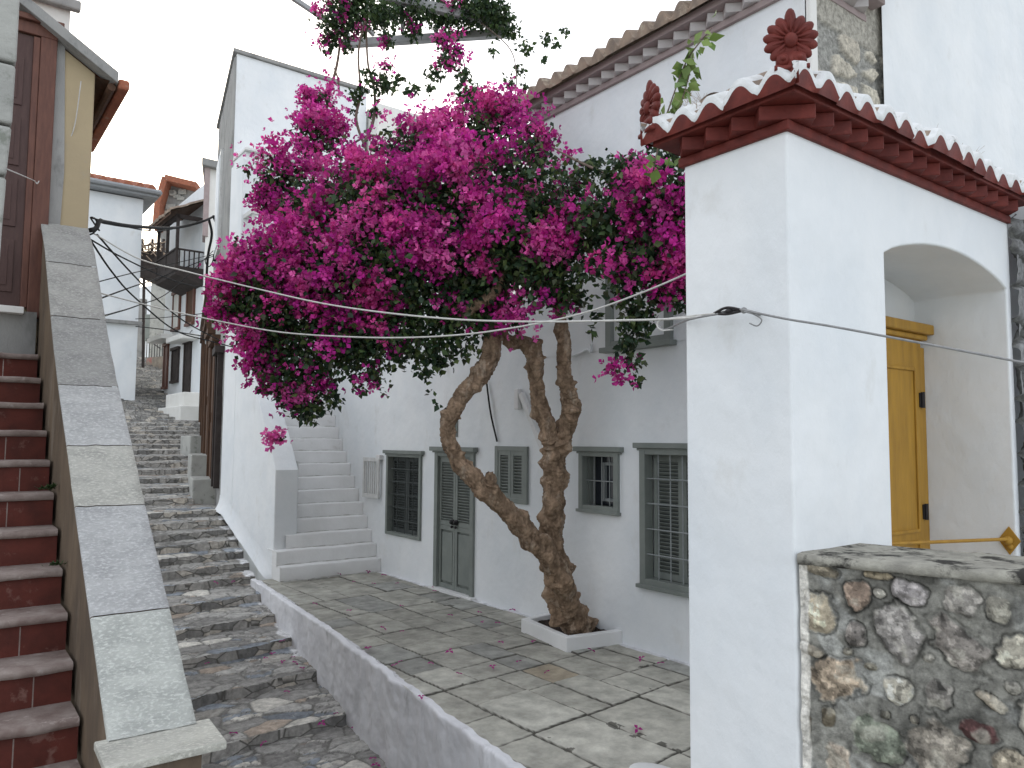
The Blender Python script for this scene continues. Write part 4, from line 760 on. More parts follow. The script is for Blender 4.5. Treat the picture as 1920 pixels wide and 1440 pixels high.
for (x0, y0, x1, y1), nm, mt, lab in [((325, 548, 341, 612), 'window', CREAM, 'window with pale closed shutters'), ((351, 533, 368, 602), 'window', OLDWOOD, 'window with dark brown shutters'), ((323, 655, 338, 712), 'window', BLACKWOOD, 'ground floor window with dark shutters'),
                                     ((307, 648, 318, 724), 'door', FRAMEWOOD, 'reddish brown far door'), ((345, 642, 361, 738), 'door', BLACKWOOD, 'dark open doorway')]:
    sa, z1_ = fp(x1, (y0+y0-8)/2); sb, _ = fp(x0, y1); _, z0_ = fp(x1, y1); _, z1_ = fp(x1, y0); sb = fp(x0, y1)[0]
    m = MB(); fbx(m, sa, sa+.12, z0_, z1_, .002, .08); fbx(m, sb-.12, sb, z0_, z1_, .002, .08); fbx(m, sa-.05, sb+.05, z1_, z1_+.12, .002, .12); fbx(m, sa, sb, z0_-.1, z0_, .002, .12); wf = m.build(nm, FRAMEWOOD if mt is not BLACKWOOD else BLACKWOOD, bh); wf['label'] = lab
    for u0_, u1_ in ((0, .49), (.51, 1)): m = MB(); fbx(m, lerp(sa+.12, sb-.12, u0_), lerp(sa+.12, sb-.12, u1_), z0_, z1_, .003, .05); m.build('shutter' if nm == 'window' else 'door_leaf', mt, wf)
m = MB()
for x in (311, 350): s_, z_ = fp(x+4, 640); fbx(m, s_-1.3, s_+.9, z_-.05, z_+.15, 0, .6)
m.build('awning', CREAM, bh, bevel=.03)
BO = 1.0; sA, sB = fp(371)[0], fp(331)[0]
q_ = F0+FD*sA+FN*BO; Dq = q_.x*fw.x+q_.y*fw.y
zf, zrl, zr_ = W(355, 492, Dq).z, W(355, 459, Dq).z, W(355, 391, Dq).z
m = MB(); fbx(m, sA, sB, zf-.16, zf, .01, BO); m.prism([tuple(F0+FD*sA+FN*.01), tuple(F0+FD*sA+FN*BO*.97), tuple(F0+FD*sB+FN*BO*.97), tuple(F0+FD*sB+FN*.01)], [zf-.62, zf-.3, zf-.3, zf-.62], zf-.161); blc = m.build('balcony', BLACKWOOD, bh)
m = MB()
for t in np.linspace(0, 1, 3): s_ = lerp(sA+.05, sB-.05, t); fbx(m, s_-.05, s_+.05, zf, zr_, BO-.11, BO-.01)
fbx(m, sA, sB, zr_-.15, zr_, BO-.12, BO); fbx(m, sA, sA+.1, zr_-.15, zr_, .01, BO-.121); m.build('posts', BLACKWOOD, blc)
m = MB(); fbx(m, sA+.12, sB, zf, zrl-.03, BO-.08, BO-.03); fbx(m, sA, sB, zrl-.03, zrl+.03, BO-.11, BO+.01); fbx(m, sA+.01, sA+.07, zrl-.03, zrl+.03, .01, BO-.111)
for t in np.arange(.15, BO-.1, .17): fbx(m, sA+.02, sA+.06, zf, zrl-.03, t, t+.04)
m.build('railing', BLACKWOOD, blc)
m = MB(); q0, q1 = F0+FD*(sA-.15), F0+FD*(sB+.3); m.add([(*(q0+FN*1.25), zr_), (*(q1+FN*1.25), zr_), (*(q1+FN*-.1), zr_+.65), (*(q0+FN*-.1), zr_+.65), (*(q0+FN*1.25), zr_-.1), (*(q1+FN*1.25), zr_-.1)], [(0, 1, 2, 3), (4, 5, 1, 0)]); m.build('balcony_ceiling', OLDWOOD, blc)
p0 = F0+FD*(sB+.35)+FN*1.3; p1 = F0+FD*(sA-.2)+FN*1.3; tiles('balcony_roof', (p1.x, p1.y, zr_+.07), (p0.x, p0.y, zr_+.07), tuple(-FN), radians(26), 1.5, .26, .05, (TERRA,), blc, seed=12)
# tall narrow white house nearer than the balcony house
T0, T1 = G(398, 20.), G(379, 26.5); TD = (T1-T0).normalized(); TN = Vector((-TD.y, TD.x))
tw = thing('narrow_white_house', 'tall narrow white house with a slate capped cornice above the dark cable', 'house', (*T0, 1)); zT = W(375, 294, 26.5).z
K = G(371, 26.5); KN = Vector((1, -.05)).normalized()
m = MB(); m.prism([(K.x, K.y), (K.x+3.6, K.y+.3), (K.x+3.6, K.y+4), (K.x+1.25, K.y+4)], 2, zT); m.build('wall', CREAM, tw, bevel=.01)
m = MB(); m.prism([(K.x-.28, K.y-.28), (K.x+3.7, K.y-.0), (K.x+3.7, K.y+4.2), (K.x+1.1, K.y+4.2)], zT-.15, zT+.12); m.build('cornice', GREYP, tw, bevel=.03)
m = MB(); m.prism([(K.x-.13, K.y-.1), (K.x+.06, K.y-.1), (K.x+.33, K.y+.9), (K.x+.14, K.y+.9)], zT-2.6, zT-.151); m.build('brick_edge', DUSTPINK, tw)
# old stone house with timber doors between
oh = thing('old_stone_house', 'low weathered stone house with brown timber doors on the right of the lane', 'house', (*T0, 1))
S0, S1 = Vector((c1.x+.0, c1.y+.02)), G(376, 24.5); SD2 = (S1-S0).normalized(); SN2 = Vector((-SD2.y, SD2.x))
m = MB(); zh = W(392, 540, 18).z; m.prism([tuple(S0), tuple(S0-SN2*3), tuple(S1-SN2*3), tuple(S1)], .2, [zh+.3, zh+.3, zh-.1, zh-.1]); m.build('wall', STONEG, oh, bevel=.02)
def obx(m, s0, s1, z0, z1, o0, o1): m.prism([tuple(S0+SD2*s0+SN2*o0), tuple(S0+SD2*s1+SN2*o0), tuple(S0+SD2*s1+SN2*o1), tuple(S0+SD2*s0+SN2*o1)], z0, z1)
LL = (S1-S0).length
for s0_, s1_, z0_, z1_, nm in ((.2, 1.9, 1.6, 4.4, 'door'), (2.3, 4.0, 2.0, 4.5, 'door'), (4.5, 6.6, 2.4, 4.7, 'door'), (1.3, 2.1, 4.7, 5.25, 'window')):
    m = MB(); obx(m, s0_, s0_+.12, z0_, z1_, .005, .12); obx(m, s1_-.12, s1_, z0_, z1_, .005, .12); obx(m, s0_, s1_, z1_, z1_+.14, .005, .16); wf = m.build(nm, OLDWOOD, oh); m = MB(); obx(m, s0_+.12, (s0_+s1_)/2-.01, z0_, z1_, .005, .06); obx(m, (s0_+s1_)/2+.01, s1_-.12, z0_, z1_, .005, .06); m.build('door_leaf' if nm == 'door' else 'shutter', OLDWOOD, wf)
m = MB(); obx(m, .3, LL+.1, zh-.04, zh+.03, -.1, .14); m.build('eave', OLDWOOD, oh)
q = G(392, 19.); m = MB(); m.prism([(q.x-.55, q.y-.4), (q.x+.1, q.y-.4), (q.x+.1, q.y+.5), (q.x-.55, q.y+.5)], .5, 2.0); tag(m.build('stone_step_block', STONEG, bevel=.03), 'grey stone step block against the brown timber doors further up the lane', 'step')
# white stoop
q = G(352, 25.5); m = MB(); m.prism([(q.x-.35, q.y-.3), (q.x+1.3, q.y-.6), (q.x+1.6, q.y+3.4), (q.x-.3, q.y+3)], 1.4, 3.0); m.prism([(q.x-.05, q.y+.6), (q.x+1.3, q.y+.5), (q.x+1.3, q.y+3.2), (q.x-.05, q.y+3)], 3.0, 3.5); tag(m.build('white_stoop', CREAM, bevel=.03), 'stained whitewashed stoop projecting into the upper cobbled steps', 'stoop')
# gabled stone house with red edge behind
gb = thing('stone_gable_house', 'pale stone gable edged in red tiles behind the timber balcony', 'house', (*G(335, 46), 5))
pts = [W(x, y, 46) for x, y in ((300, 560), (301, 440), (306, 392), (318, 345), (372, 357), (372, 560))]
m = MB(); m.extr(pts, (1.5, 3, 0)); m.build('wall', [GREYP], gb)
m = MB(); e_ = [W(x, y, 45.6) for x, y in ((297, 432), (301, 385), (315, 338), (372, 352))]
for a_, b_ in zip(e_, e_[1:]):
    d_ = (b_-a_); m.obox((a_+b_)/2+Vector((.6, 1.2, 0)), d_/2*1.03, Vector((.9, 1.7, 0)), d_.cross(Vector((.5, .86, 0))).normalized()*.17)
m.build('red_roof_edge', TERRARED, gb, bevel=.03)
rg_ = random.Random(4)
for i in range(9):
    m = MB(); c_ = W(rg_.uniform(318, 345), rg_.uniform(352, 440), 45.9); m.obox(c_, rt*rg_.uniform(.15, .3), up*rg_.uniform(.1, .18), fw*.05); m.build('pale_stone', STONEG, gb, bevel=.05)
# dark hanging balcony and terrace wall at lane end
db = thing('dark_vine_balcony', 'small dark timber balcony hung with dry creeper left of the balcony house', 'balcony', (*G(290, 37), 8))
C_ = lambda px, py, D=37: W(px, py, D)
m = MB(); a_ = C_(263, 478); b_ = C_(308, 522); m.prism([(a_.x, a_.y), (b_.x, b_.y), (b_.x+1.4, b_.y+1.8), (a_.x+1.4, a_.y+1.8)], b_.z, a_.z+.2); m.build('box', BLACKWOOD, db, bevel=.02)
m = MB(); 
for px in (266, 285, 306): m.tube([C_(px, 482), C_(px+1, 448)], .07, 5)
m.tube([C_(263, 462), C_(309, 455)], .06, 5); m.tube([C_(270, 522), C_(268, 700)], .07, 5); m.build('posts', BLACKWOOD, db)
m = MB()
for i in range(60): p = C_(rg_.uniform(264, 308), rg_.uniform(458, 482), rg_.uniform(36.6, 38)); m.tube([p, p+Vector((rg_.gauss(0, .4), rg_.gauss(0, .4), rg_.gauss(0, .25)))], .025, 4)
m.build('dry_creeper', STRAW, db)
sh_ = thing('lane_end_house', 'pale blue white walls and pipes closing the top of the lane', 'house', (*G(275, 44), 6))
m = MB(); a_, b_ = G(238, 45), G(312, 43); m.prism([tuple(a_), tuple(b_), (b_.x+1, b_.y+4), (a_.x+1, a_.y+4)], 3, W(270, 530, 44).z); m.build('wall', WHITE, sh_)
for px, w_, y0_, y1_, mt in ((262, .25, 560, 690, GREYP), (283, .3, 590, 640, GREENGREY), (299, .45, 520, 700, STONEG)):
    m = MB(); t0, t1 = W(px, y1_, 42.5), W(px, y0_, 42.5); m.obox((t0+t1)/2, r0*w_, Vector((.1, .1, 0)), Vector((0, 0, (t1.z-t0.z)/2))); m.build('pilaster', mt, sh_)
pq = thing('stone_landing_pier', 'stone landing wall with reddish stains below a black iron railing', 'wall', (*G(285, 38), 5))
a_, b_, c_ = G(268, 38), G(303, 37), G(303, 42); zt_ = W(285, 668, 37.5).z
m = MB(); m.prism([tuple(a_), tuple(b_), tuple(c_), (a_.x+1.5, a_.y+4)], 3, zt_); m.build('wall', mat('stained_rubble', (.42, .36, .29), (.28, .24, .2), 3, .9, 12, 1., .03, (.5, .17, .15), 1.4, .55, .62), pq)
ir = thing('iron_railing', 'black iron railing on the stone landing at the top of the lane', 'railing', (*a_, zt_)); m = MB(); z1_ = zt_+.95
m.tube([(*a_, z1_), (*b_, z1_)], .035, 5); m.tube([(*a_, z1_), (*(a_+Vector((1.5, 4))), z1_)], .035, 5)
for t in np.linspace(0, 1, 8): q = lerp(a_, b_, t); m.tube([(*q, zt_), (*q, z1_)], .022, 4)
m.build('bars', IRON, ir)
for px, py, D, lab in ((393, 641, 17.5, 'black street lantern on a bracket by the old timber doors'), (312, 622, 34, 'small wall lamp above the reddish door'), (354, 633, 29, 'small wall lamp above the dark doorway')):
    p = W(px, py, D); t = thing('wall_lantern', lab, 'lamp', p); s_ = .10 if D < 20 else .13
    MB().ball(p, s_, 1, 1, 1.1, 7).build('glass_globe', GRILLE, t, smooth=True); m = MB(); m.tube([p+Vector((0, 0, s_)), p+Vector((.1, 0, s_*2.2)), p+Vector((.4, .05, s_*2))], .015, 5); m.prism([(p.x-.08, p.y-.08), (p.x+.08, p.y-.08), (p.x+.08, p.y+.08), (p.x-.08, p.y+.08)], p.z+s_*.9, p.z+s_*1.25); m.build('bracket', IRON, t)
# ------------------------------------------------------------------ pergola
K_, Lp, Mp = W(948, 47, 10.), W(640, 72, 10.3), W(715, -5, 9.35); zP = 7.33
for v_ in (K_, Lp, Mp): v_.z = zP
pg = thing('roof_pergola', 'faded timber pergola frame on the roof terrace carrying the vine', 'pergola', (K_.x, K_.y, 3.66))
def beam(nm, a, b, w_, h_, mt=PERG): d = (b-a); L = d.length; d = d/L; s_ = d.cross(Vector((0, 0, 1))).normalized(); u_ = s_.cross(d); m = MB(); m.obox((a+b)/2, d*L/2, s_*w_/2, u_*h_/2); return m.build(nm, mt, pg, bevel=.004)
dKM = (Mp-K_); M2 = K_+dKM*2.3; beam('beam', K_-dKM*.03, M2, .09, .11); beam('beam', K_+Vector((0, 0, -.115)), Lp+Vector((0, 0, -.115)), .09, .10)
for t1, t2 in ((.42, .5), (.62, .85), (.8, 1.4), (.95, 2.0)): beam('rafter', lerp(K_, Lp, t1)+Vector((0, 0, -.01)), K_+dKM*t2+Vector((0, 0, -.005)), .045, .06)
beam('post', Vector((K_.x, K_.y, 3.66)), K_-Vector((0, 0, .17)), .085, .085); P2 = lerp(K_, Lp, .84); beam('post', Vector((P2.x, P2.y, 3.66)), P2-Vector((0, 0, .17)), .085, .085); beam('post', Vector((M2.x, M2.y, 3.66)), M2-Vector((0, 0, .06)), .085, .085)
# ------------------------------------------------------------------ planter and bougainvillea
pn = thing('tree_planter', 'low white masonry planter box around the foot of the bougainvillea', 'planter', (5.1, 5.9, 0))
poly = [(4.93, 6.36), (4.80, 5.50), (XF-.003, 5.40), (XF-.003, 6.42)]; inn = [(5.00, 6.29), (4.88, 5.57), (XF-.003, 5.48), (XF-.003, 6.35)]
m = MB(); n = 4
m.add([(*p, -.03) for p in poly]+[(*p, .125) for p in poly]+[(*p, .125) for p in inn]+[(*p, .03) for p in inn], [(i, (i+1) % 4, 4+(i+1) % 4, 4+i) for i in (0, 1, 3)]+[(4+i, 4+(i+1) % 4, 8+(i+1) % 4, 8+i) for i in (0, 1, 3)]+[(8+i, 8+(i+1) % 4, 12+(i+1) % 4, 12+i) for i in (0, 1, 3)])
m.build('rim', WHITE2, pn, bevel=.008)
X, Y = np.meshgrid(np.linspace(4.97, XF, 40), np.linspace(5.53, 6.31, 50), indexing='ij'); grid('soil', np.stack([X, Y, .075+.05*(fbm(X, Y, .12, 5)-.5)+.02*fbm(X, Y, .03, 6)], -1), SOIL, pn, flip=False)
bt = thing('bougainvillea_tree', 'old bougainvillea with twisted trunks and a vast crown of magenta bracts', 'tree', (5.15, 5.95, .1))
def bark(name, pts, seed, knobs=44, n=56, rough=.17, kn=.60):
    """pts: (px,py,D,radius m). A sweep with twisted flutes, burrs and knots"""
    base = [tuple(W(p[0], p[1], p[2]))+(p[3],) for p in pts]; S = spline(base, 34); L = len(S)
    rg = random.Random(seed); KN = [(rg.random()*L, rg.random()*2*pi, rg.uniform(.35, .9), rg.uniform(.4, 1.)) for _ in range(knobs)]
    P = np.zeros((L, n+1, 3)); C = np.ones((L, n+1, 3)); prev = None
    for i, s_ in enumerate(S):
        p = Vector(s_[:3]); t = (Vector(S[min(i+1, L-1)][:3])-Vector(S[max(i-1, 0)][:3])).normalized(); a = t.orthogonal().normalized() if prev is None else (prev-t*prev.dot(t)).normalized(); prev = a; b = t.cross(a); r = s_[3]
        for j in range(n+1):
            q = 2*pi*(j % n)/n; u = Vector((cos(q), sin(q), 0)); k = 1+rough*.8*sin(3*q+i*.09+seed)*.5
            pn_ = (p+(a*cos(q)+b*sin(q))*r); k += rough*1.6*noise.fractal(pn_*7+Vector((seed, 0, 0)), 1., 2., 4)
            fine = 1-abs(noise.noise(pn_*26+Vector((seed*3, 1, 2))))*2; fine2 = noise.noise(pn_*48); k += .07*(1-2*max(0, fine-.55)/.45)+.035*fine2
            add = 0
            for (ki, kq, ks, kh) in KN:
                di = (i-ki)*.6/ (r*60); dq = (q-kq+pi) % (2*pi)-pi; dd = (di*di+dq*dq)/(ks*ks)
                if dd < 4: add += kh*kn*math.exp(-dd*1.6)
            k += min(add, .9); P[i, j] = p+(a*cos(q)+b*sin(q))*r*k*.90
            c_ = .95+.30*add+.25*noise.noise(pn_*13)-.75*max(0, fine-.6); C[i, j] = (c_, c_*.97, c_*.94)
    return grid(name, P, BARK, bt, tint=np.clip(C, .35, 1.7))
bark('trunk', [(1088, 1192, 7.55, .155), (1078, 1165, 7.52, .135), (1062, 1130, 7.5, .12), (1048, 1080, 7.48, .115), (1038, 1020, 7.45, .112), (1036, 950, 7.42, .110), (1040, 890, 7.4, .108), (1040, 840, 7.38, .11), (1030, 815, 7.36, .09)], 3, 70)
bark('trunk', [(1042, 850, 7.38, .10), (1028, 800, 7.36, .09), (1012, 760, 7.34, .08), (1006, 720, 7.32, .075), (1004, 680, 7.3, .082), (996, 652, 7.28, .088), (975, 640, 7.25, .07), (955, 645, 7.2, .05), (935, 600, 7.2, .045)], 5, 26)
bark('trunk', [(1045, 850, 7.38, .10), (1062, 800, 7.36, .085), (1070, 765, 7.34, .095), (1066, 735, 7.33, .09), (1057, 700, 7.3, .07), (1058, 660, 7.28, .068), (1052, 610, 7.25, .062), (1043, 550, 7.2, .055), (1020, 480, 7.1, .04)], 7, 24)
bark('trunk', [(1070, 1145, 7.42, .10), (1052, 1085, 7.3, .112), (1022, 1035, 7.2, .115), (985, 995, 7.12, .10), (940, 948, 7.05, .092), (900, 910, 7.0, .088), (862, 870, 7.0, .078), (842, 825, 7.0, .074), (842, 785, 7.0, .076), (865, 745, 7.0, .08), (900, 705, 7.02, .085), (920, 670, 7.05, .09), (922, 630, 7.08, .085), (905, 600, 7.1, .07)], 11, 46)
bark('broken_limb_stub', [(915, 925, 6.98, .05), (922, 905, 6.95, .055), (918, 893, 6.93, .05), (914, 886, 6.92, .02)], 13, 6, 18)
bark('limb', [(858, 600, 6.9, .035), (880, 582, 6.85, .05), (905, 565, 6.82, .052), (928, 548, 6.8, .05), (950, 500, 6.9, .04)], 15, 8, 18)
def twigs(name, lst, par=bt, mt=TWIG):
    m = MB()
    for pts in lst: S = spline([tuple(W(*p[:3]))+(p[3],) for p in pts], 7); m.tube([Vector(s_[:3]) for s_ in S], [float(s_[3]) for s_ in S], 6)
    return m.build(name, mt, par, smooth=True)
T = [[(745, 300, 8.6, .02), (716, 262, 8.8, .018), (690, 255, 8.9, .016), (660, 270, 8.9, .012)], [(640, 300, 8.9, .02), (610, 240, 9, .02), (617, 180, 9.1, .018), (632, 120, 9.2, .016), (640, 60, 9.3, .012)],
     [(690, 290, 8.7, .018), (668, 225, 8.9, .016), (676, 175, 9, .014), (672, 100, 9.1, .012), (684, 40, 9.1, .012)], [(680, 275, 8.8, .018), (700, 225, 8.9, .018), (702, 170, 9, .016), (690, 120, 9.1, .013), (686, 40, 9.2, .012)],
     [(636, 180, 9.1, .012), (634, 150, 9.1, .012), (627, 128, 9.2, .01)], [(1170, 340, 6.3, .012), (1100, 310, 6.6, .012), (1060, 290, 6.8, .01), (1035, 275, 7, .008)], [(1120, 400, 6.4, .014), (1060, 420, 6.6, .014), (1020, 470, 6.8, .014)],
     [(965, 190, 8.8, .008), (968, 140, 9.2, .007), (955, 90, 9.6, .007), (900, 40, 9.8, .006)], [(870, 190, 8.8, .01), (872, 150, 9.1, .01), (868, 110, 9.4, .008), (845, 60, 9.6, .008)]]
rg = random.Random(21)
for i in range(26):   # inner boughs
    c = rg.choice([(940, 600, 7.1), (920, 620, 7.05), (1040, 540, 7.1), (1045, 560, 7.2)]); e_ = (rg.uniform(520, 1080), rg.uniform(400, 520), 0); f_ = np.interp(e_[0], [450, 900, 1280], [7.8, 7.3, 6.1])+rg.gauss(0, .3); mid = (lerp(c[0], e_[0], .5), min(c[1], e_[1])-rg.uniform(10, 60), (c[2]+f_)/2)
    T.append([(c[0], c[1], c[2], .03), (*mid, .02), (e_[0], e_[1], f_, .006)])
twigs('branches', T)
# crown volume: (px, py, radius px, distance, flower share)
CB = [(465,560,52,7.7,.8),(425,582,24,7.6,1.),(505,500,62,7.8,.85),(470,505,40,7.8,.8),(500,610,55,7.6,.6),(555,560,90,7.5,.75),(530,660,50,7.5,.45),(560,715,58,7.4,.3),(575,770,30,7.3,.2),(530,335,52,8.3,.75),(510,370,34,8.2,.8),(600,262,46,8.7,.8),(597,196,26,9.,.9),
  (605,400,76,8.0,.75),(670,345,48,8.3,.65),(700,430,110,7.6,.8),(660,540,100,7.3,.7),(620,650,74,7.3,.4),(690,640,70,7.2,.35),(620,745,24,7.2,.9),(597,770,17,7.2,1.),(760,310,66,8.1,.8),(780,520,100,7.1,.55),(770,630,66,7.1,.2),(840,285,62,8.1,.8),(865,400,110,7.3,.9),(880,530,70,6.9,.85),(850,610,55,7.,.25),(820,670,36,7.,.15),
  (905,260,60,8.1,.8),(955,225,40,8.2,.8),(1000,262,40,7.8,.7),(975,340,80,7.3,.45),(1000,440,80,6.9,.75),(950,480,70,6.8,.95),(1010,520,56,6.7,.95),(960,590,34,6.9,.7),(1055,400,62,6.8,.2),(1085,340,40,6.8,.5),(1110,310,22,6.7,.3),(1105,440,44,6.5,.35),(1150,330,40,6.4,.6),(1060,480,46,6.7,.5),(1075,560,34,6.7,.9),
  (1140,400,60,6.3,.6),(1190,330,48,6.2,.8),(1245,300,40,6.1,.6),(1240,380,66,6.0,.8),(1310,360,60,6.0,.7),(1290,450,60,6.0,.7),(1235,470,60,6.0,.85),(1165,480,46,6.2,.45),(1180,560,36,6.2,.15),(1190,610,34,6.2,.15),(1260,530,36,6.,.85),(1185,680,24,6.2,.5),(1165,520,40,6.2,.3),(1215,520,40,6.1,.7),(1200,600,30,6.15,.5),(1230,560,24,6.1,.8),(1180,645,26,6.2,.4),(1150,450,44,6.3,.7),(1200,430,50,6.2,.85),(1275,560,26,6.,.8),(1010,400,50,6.9,.8),(1050,540,40,6.7,.9),(900,600,30,6.95,.6),(480,640,40,7.6,.85),(510,700,36,7.5,.8),(545,745,30,7.4,.5),(640,600,40,7.2,.8),(860,585,40,6.95,.5),(1150,690,13,6.2,1.),(1195,712,15,6.2,1.),(1105,500,34,6.5,.2),(1120,590,14,6.6,1.),(1110,620,10,6.6,1.),
  (700,700,22,7.1,.1),(675,725,16,7.1,.8),(525,820,8,7.3,1.),(870,655,18,7.,.1),(800,700,14,7.,.6),(545,500,60,7.3,.8),(740,380,60,7.3,.9),(600,480,70,7.3,.85),(840,470,60,6.9,.95),(925,420,60,7.0,.9),(690,500,60,7.0,.9)]
PB = [(640,35,44,9.2,.8),(615,80,20,9.3,.5),(670,8,30,9.2,.9),(700,25,30,9.3,.5),(770,15,44,9.6,.08),(830,30,34,9.8,.05),(900,10,44,9.8,.2),(935,35,34,9.9,.25),(715,30,30,9.,.3),(650,92,12,9.2,1.),(725,75,16,9.4,.8),(775,60,16,9.6,.7),(865,25,34,9.8,.1),(835,80,18,9.2,1.),(850,100,20,9.2,.9),(815,140,16,9.1,1.),(805,165,10,9.1,1.),(835,115,18,9.1,.9),(868,140,18,9.1,.25),(880,180,30,8.9,.2),(900,205,34,8.6,.3),(770,170,14,9,.1),(745,150,12,9,.1),(720,160,24,8.9,.15),(690,140,14,8.9,.9),(680,165,10,8.9,.9),(700,210,12,8.9,.2),(668,178,16,8.9,.1),(960,60,18,9.8,.5),(985,90,14,9.7,.4),(975,130,12,9.6,.3),(955,155,14,9.4,.3),(925,95,8,9.6,1.),(723,122,9,9.3,1.),(665,205,9,9,.6),
  (1025,70,12,9.9,.3),(1060,60,9,9.9,.3),(1045,85,8,9.9,.3),(1020,110,7,9.7,.5),(985,165,10,9.2,.6)]
def scatter(blobs, seed, dens_leaf, dens_fl, dz=.9):
    rg = np.random.default_rng(seed); cen = np.array([tuple(W(b[0], b[1], b[3])) for b in blobs]); rad = np.array([b[2]*b[3]/FPX for b in blobs]); L, Fp = [], []
    fwn = np.array(fw)
    for i, b in enumerate(blobs):
        r = rad[i]; nl = int(dens_leaf*r**2.5*40)+6; nc = max(1, int(dens_fl*r**2*36*b[4]))
        d = rg.normal(size=(nl, 3)); d /= np.linalg.norm(d, axis=1)[:, None]; q = d*(r*1.04*rg.random(nl)**.45*(1+.16*rg.normal(size=nl)))[:, None]; q[:, 2] *= .92; L.append(cen[i]+q)
        d = rg.normal(size=(nc*2, 3)); d /= np.linalg.norm(d, axis=1)[:, None]; d[:, 2] += .18; keep = (d@fwn) < .45; d = d[keep][:nc]
        q = cen[i]+d*(r*(.93+.12*rg.random(len(d))))[:, None]
        dist = np.linalg.norm(q[:, None]-cen[None], axis=2)/rad[None]; dist[:, i] = 9; q = q[dist.min(1) > .62]; q = q[[noise.noise(Vector(p_)*2.6+Vector((3, 9, 1)))+.55*noise.noise(Vector(p_)*6.5) > .085+.52*(.66-b[4]) for p_ in q]]; Fp.append(q.reshape(-1, 3))
    return np.concatenate(L), np.concatenate(Fp)
def make_leaves(name, P, size, par, seed, pal, tw=None):
    rg = np.random.default_rng(seed); n = len(P); a = rg.normal(size=(n, 3)); a[:, 2] -= .55; a /= np.linalg.norm(a, axis=1)[:, None]; b = np.cross(a, rg.normal(size=(n, 3))); b /= np.linalg.norm(b, axis=1)[:, None]; c = np.cross(a, b)
    s = size*(.55+.8*rg.random(n))[:, None]; w_ = .36
    V = np.stack([P, P+a*s*.38+b*s*w_+c*s*.12, P+a*s, P+a*s*.38-b*s*w_+c*s*.12, P+a*s*.5-c*s*.05], 1).reshape(-1, 3)
    k = np.arange(n)[:, None]*5; F_ = np.concatenate([k+np.array([[0, 1, 4]]), k+np.array([[1, 2, 4]]), k+np.array([[0, 4, 3]]), k+np.array([[4, 2, 3]])], 0)
    pal = np.array(pal); ci = rg.integers(0, len(pal), n); col = pal[ci]*(.7+.6*rg.random(n))[:, None]; return meshtri(name, V, F_, LEAF, par, np.repeat(col, 5, 0))
def meshtri(name, V, F_, mt, par, col):
    me = bpy.data.meshes.new(name); me.vertices.add(len(V)); me.vertices.foreach_set('co', V.astype(np.float32).ravel()); me.loops.add(F_.size); me.loops.foreach_set('vertex_index', F_.astype(np.int32).ravel())
    me.polygons.add(len(F_)); me.polygons.foreach_set('loop_start', np.arange(0, F_.size, 3, dtype=np.int32)); me.polygons.foreach_set('loop_total', np.full(len(F_), 3, np.int32)); me.update(); me.materials.append(mt); settint(me, col)
    o = bpy.data.objects.new(name, me); COL.objects.link(o)
    if par is not None: o.parent = par; o.matrix_parent_inverse = Matrix.Translation(-par.location)
    return o
BP = np.array([(.42, .02, .25), (.54, .045, .35), (.33, .018, .22), (.64, .11, .41), (.50, .03, .36), (.74, .19, .52), (.24, .015, .15), (.60, .07, .30)])
def make_bracts(name, C, par, seed, per=38, spread=.07, size=.041):
    rg = np.random.default_rng(seed); n = len(C); cnt = rg.integers(int(per*.4), int(per*1.5), n); ids = np.repeat(np.arange(n), cnt); N = len(ids)
    sc = (spread*(.6+.8*rg.random(n)))[ids][:, None]; P = C[ids]+rg.normal(size=(N, 3))*sc*np.array([1, 1, .9]); ax = rg.normal(size=(N, 3)); ax += (P-C[ids])/.05*.6; ax[:, 2] -= .1; ax /= np.linalg.norm(ax, axis=1)[:, None]
    b = np.cross(ax, rg.normal(size=(N, 3))); b /= np.linalg.norm(b, axis=1)[:, None]; c = np.cross(ax, b); s = size*(.7+.6*rg.random(N))[:, None]
    hue = BP[(rg.integers(0, len(BP), n))][ids]*.55+BP[rg.integers(0, len(BP), N)]*.45; hue *= (.75+.6*rg.random(N))[:, None]*np.array([1.14, 1.0, .98]); V, Fs, cols = [], [], []
    for k in range(3):
        q = 2*pi*k/3; d = b*cos(q)+c*sin(q); e_ = -b*sin(q)+c*cos(q); tip = P+d*s*.75+ax*s*.65; m1 = P+d*s*.5+ax*s*.22+e_*s*.48; m2 = P+d*s*.5+ax*s*.22-e_*s*.48; mid = P+d*s*.42+ax*s*.42
        base = np.arange(N)[:, None]*5+k*N*5; V.append(np.stack([P, m1, tip, m2, mid], 1).reshape(-1, 3))
        Fs.append(np.concatenate([base+np.array([[0, 1, 4]]), base+np.array([[1, 2, 4]]), base+np.array([[4, 2, 3]]), base+np.array([[0, 4, 3]])], 0)); cols.append(np.repeat(hue, 5, 0))
    return meshtri(name, np.concatenate(V), np.concatenate(Fs), BRACT, par, np.concatenate(cols))
GP = [(.035, .070, .028), (.024, .050, .024), (.055, .095, .03), (.020, .042, .022), (.09, .125, .04), (.05, .06, .03)]
Lf, Fl = scatter(CB, 1, 360, 10.5); Lf2, Fl2 = scatter(PB, 2, 520, 7.5)
print('COUNTS', len(Lf), len(Fl), len(Lf2), len(Fl2))
# keep the crown clear of the wall
Lf = Lf[Lf[:, 0] < XF-.05]; Fl = Fl[Fl[:, 0] < XF-.12]
make_bracts('blossom', Fl, bt, 4)
make_leaves('climbing_foliage', Lf2, .06, bt, 5, GP[:3]+[(.06, .10, .035)]); make_bracts('climbing_blossom', Fl2, bt, 6, per=16, spread=.06)
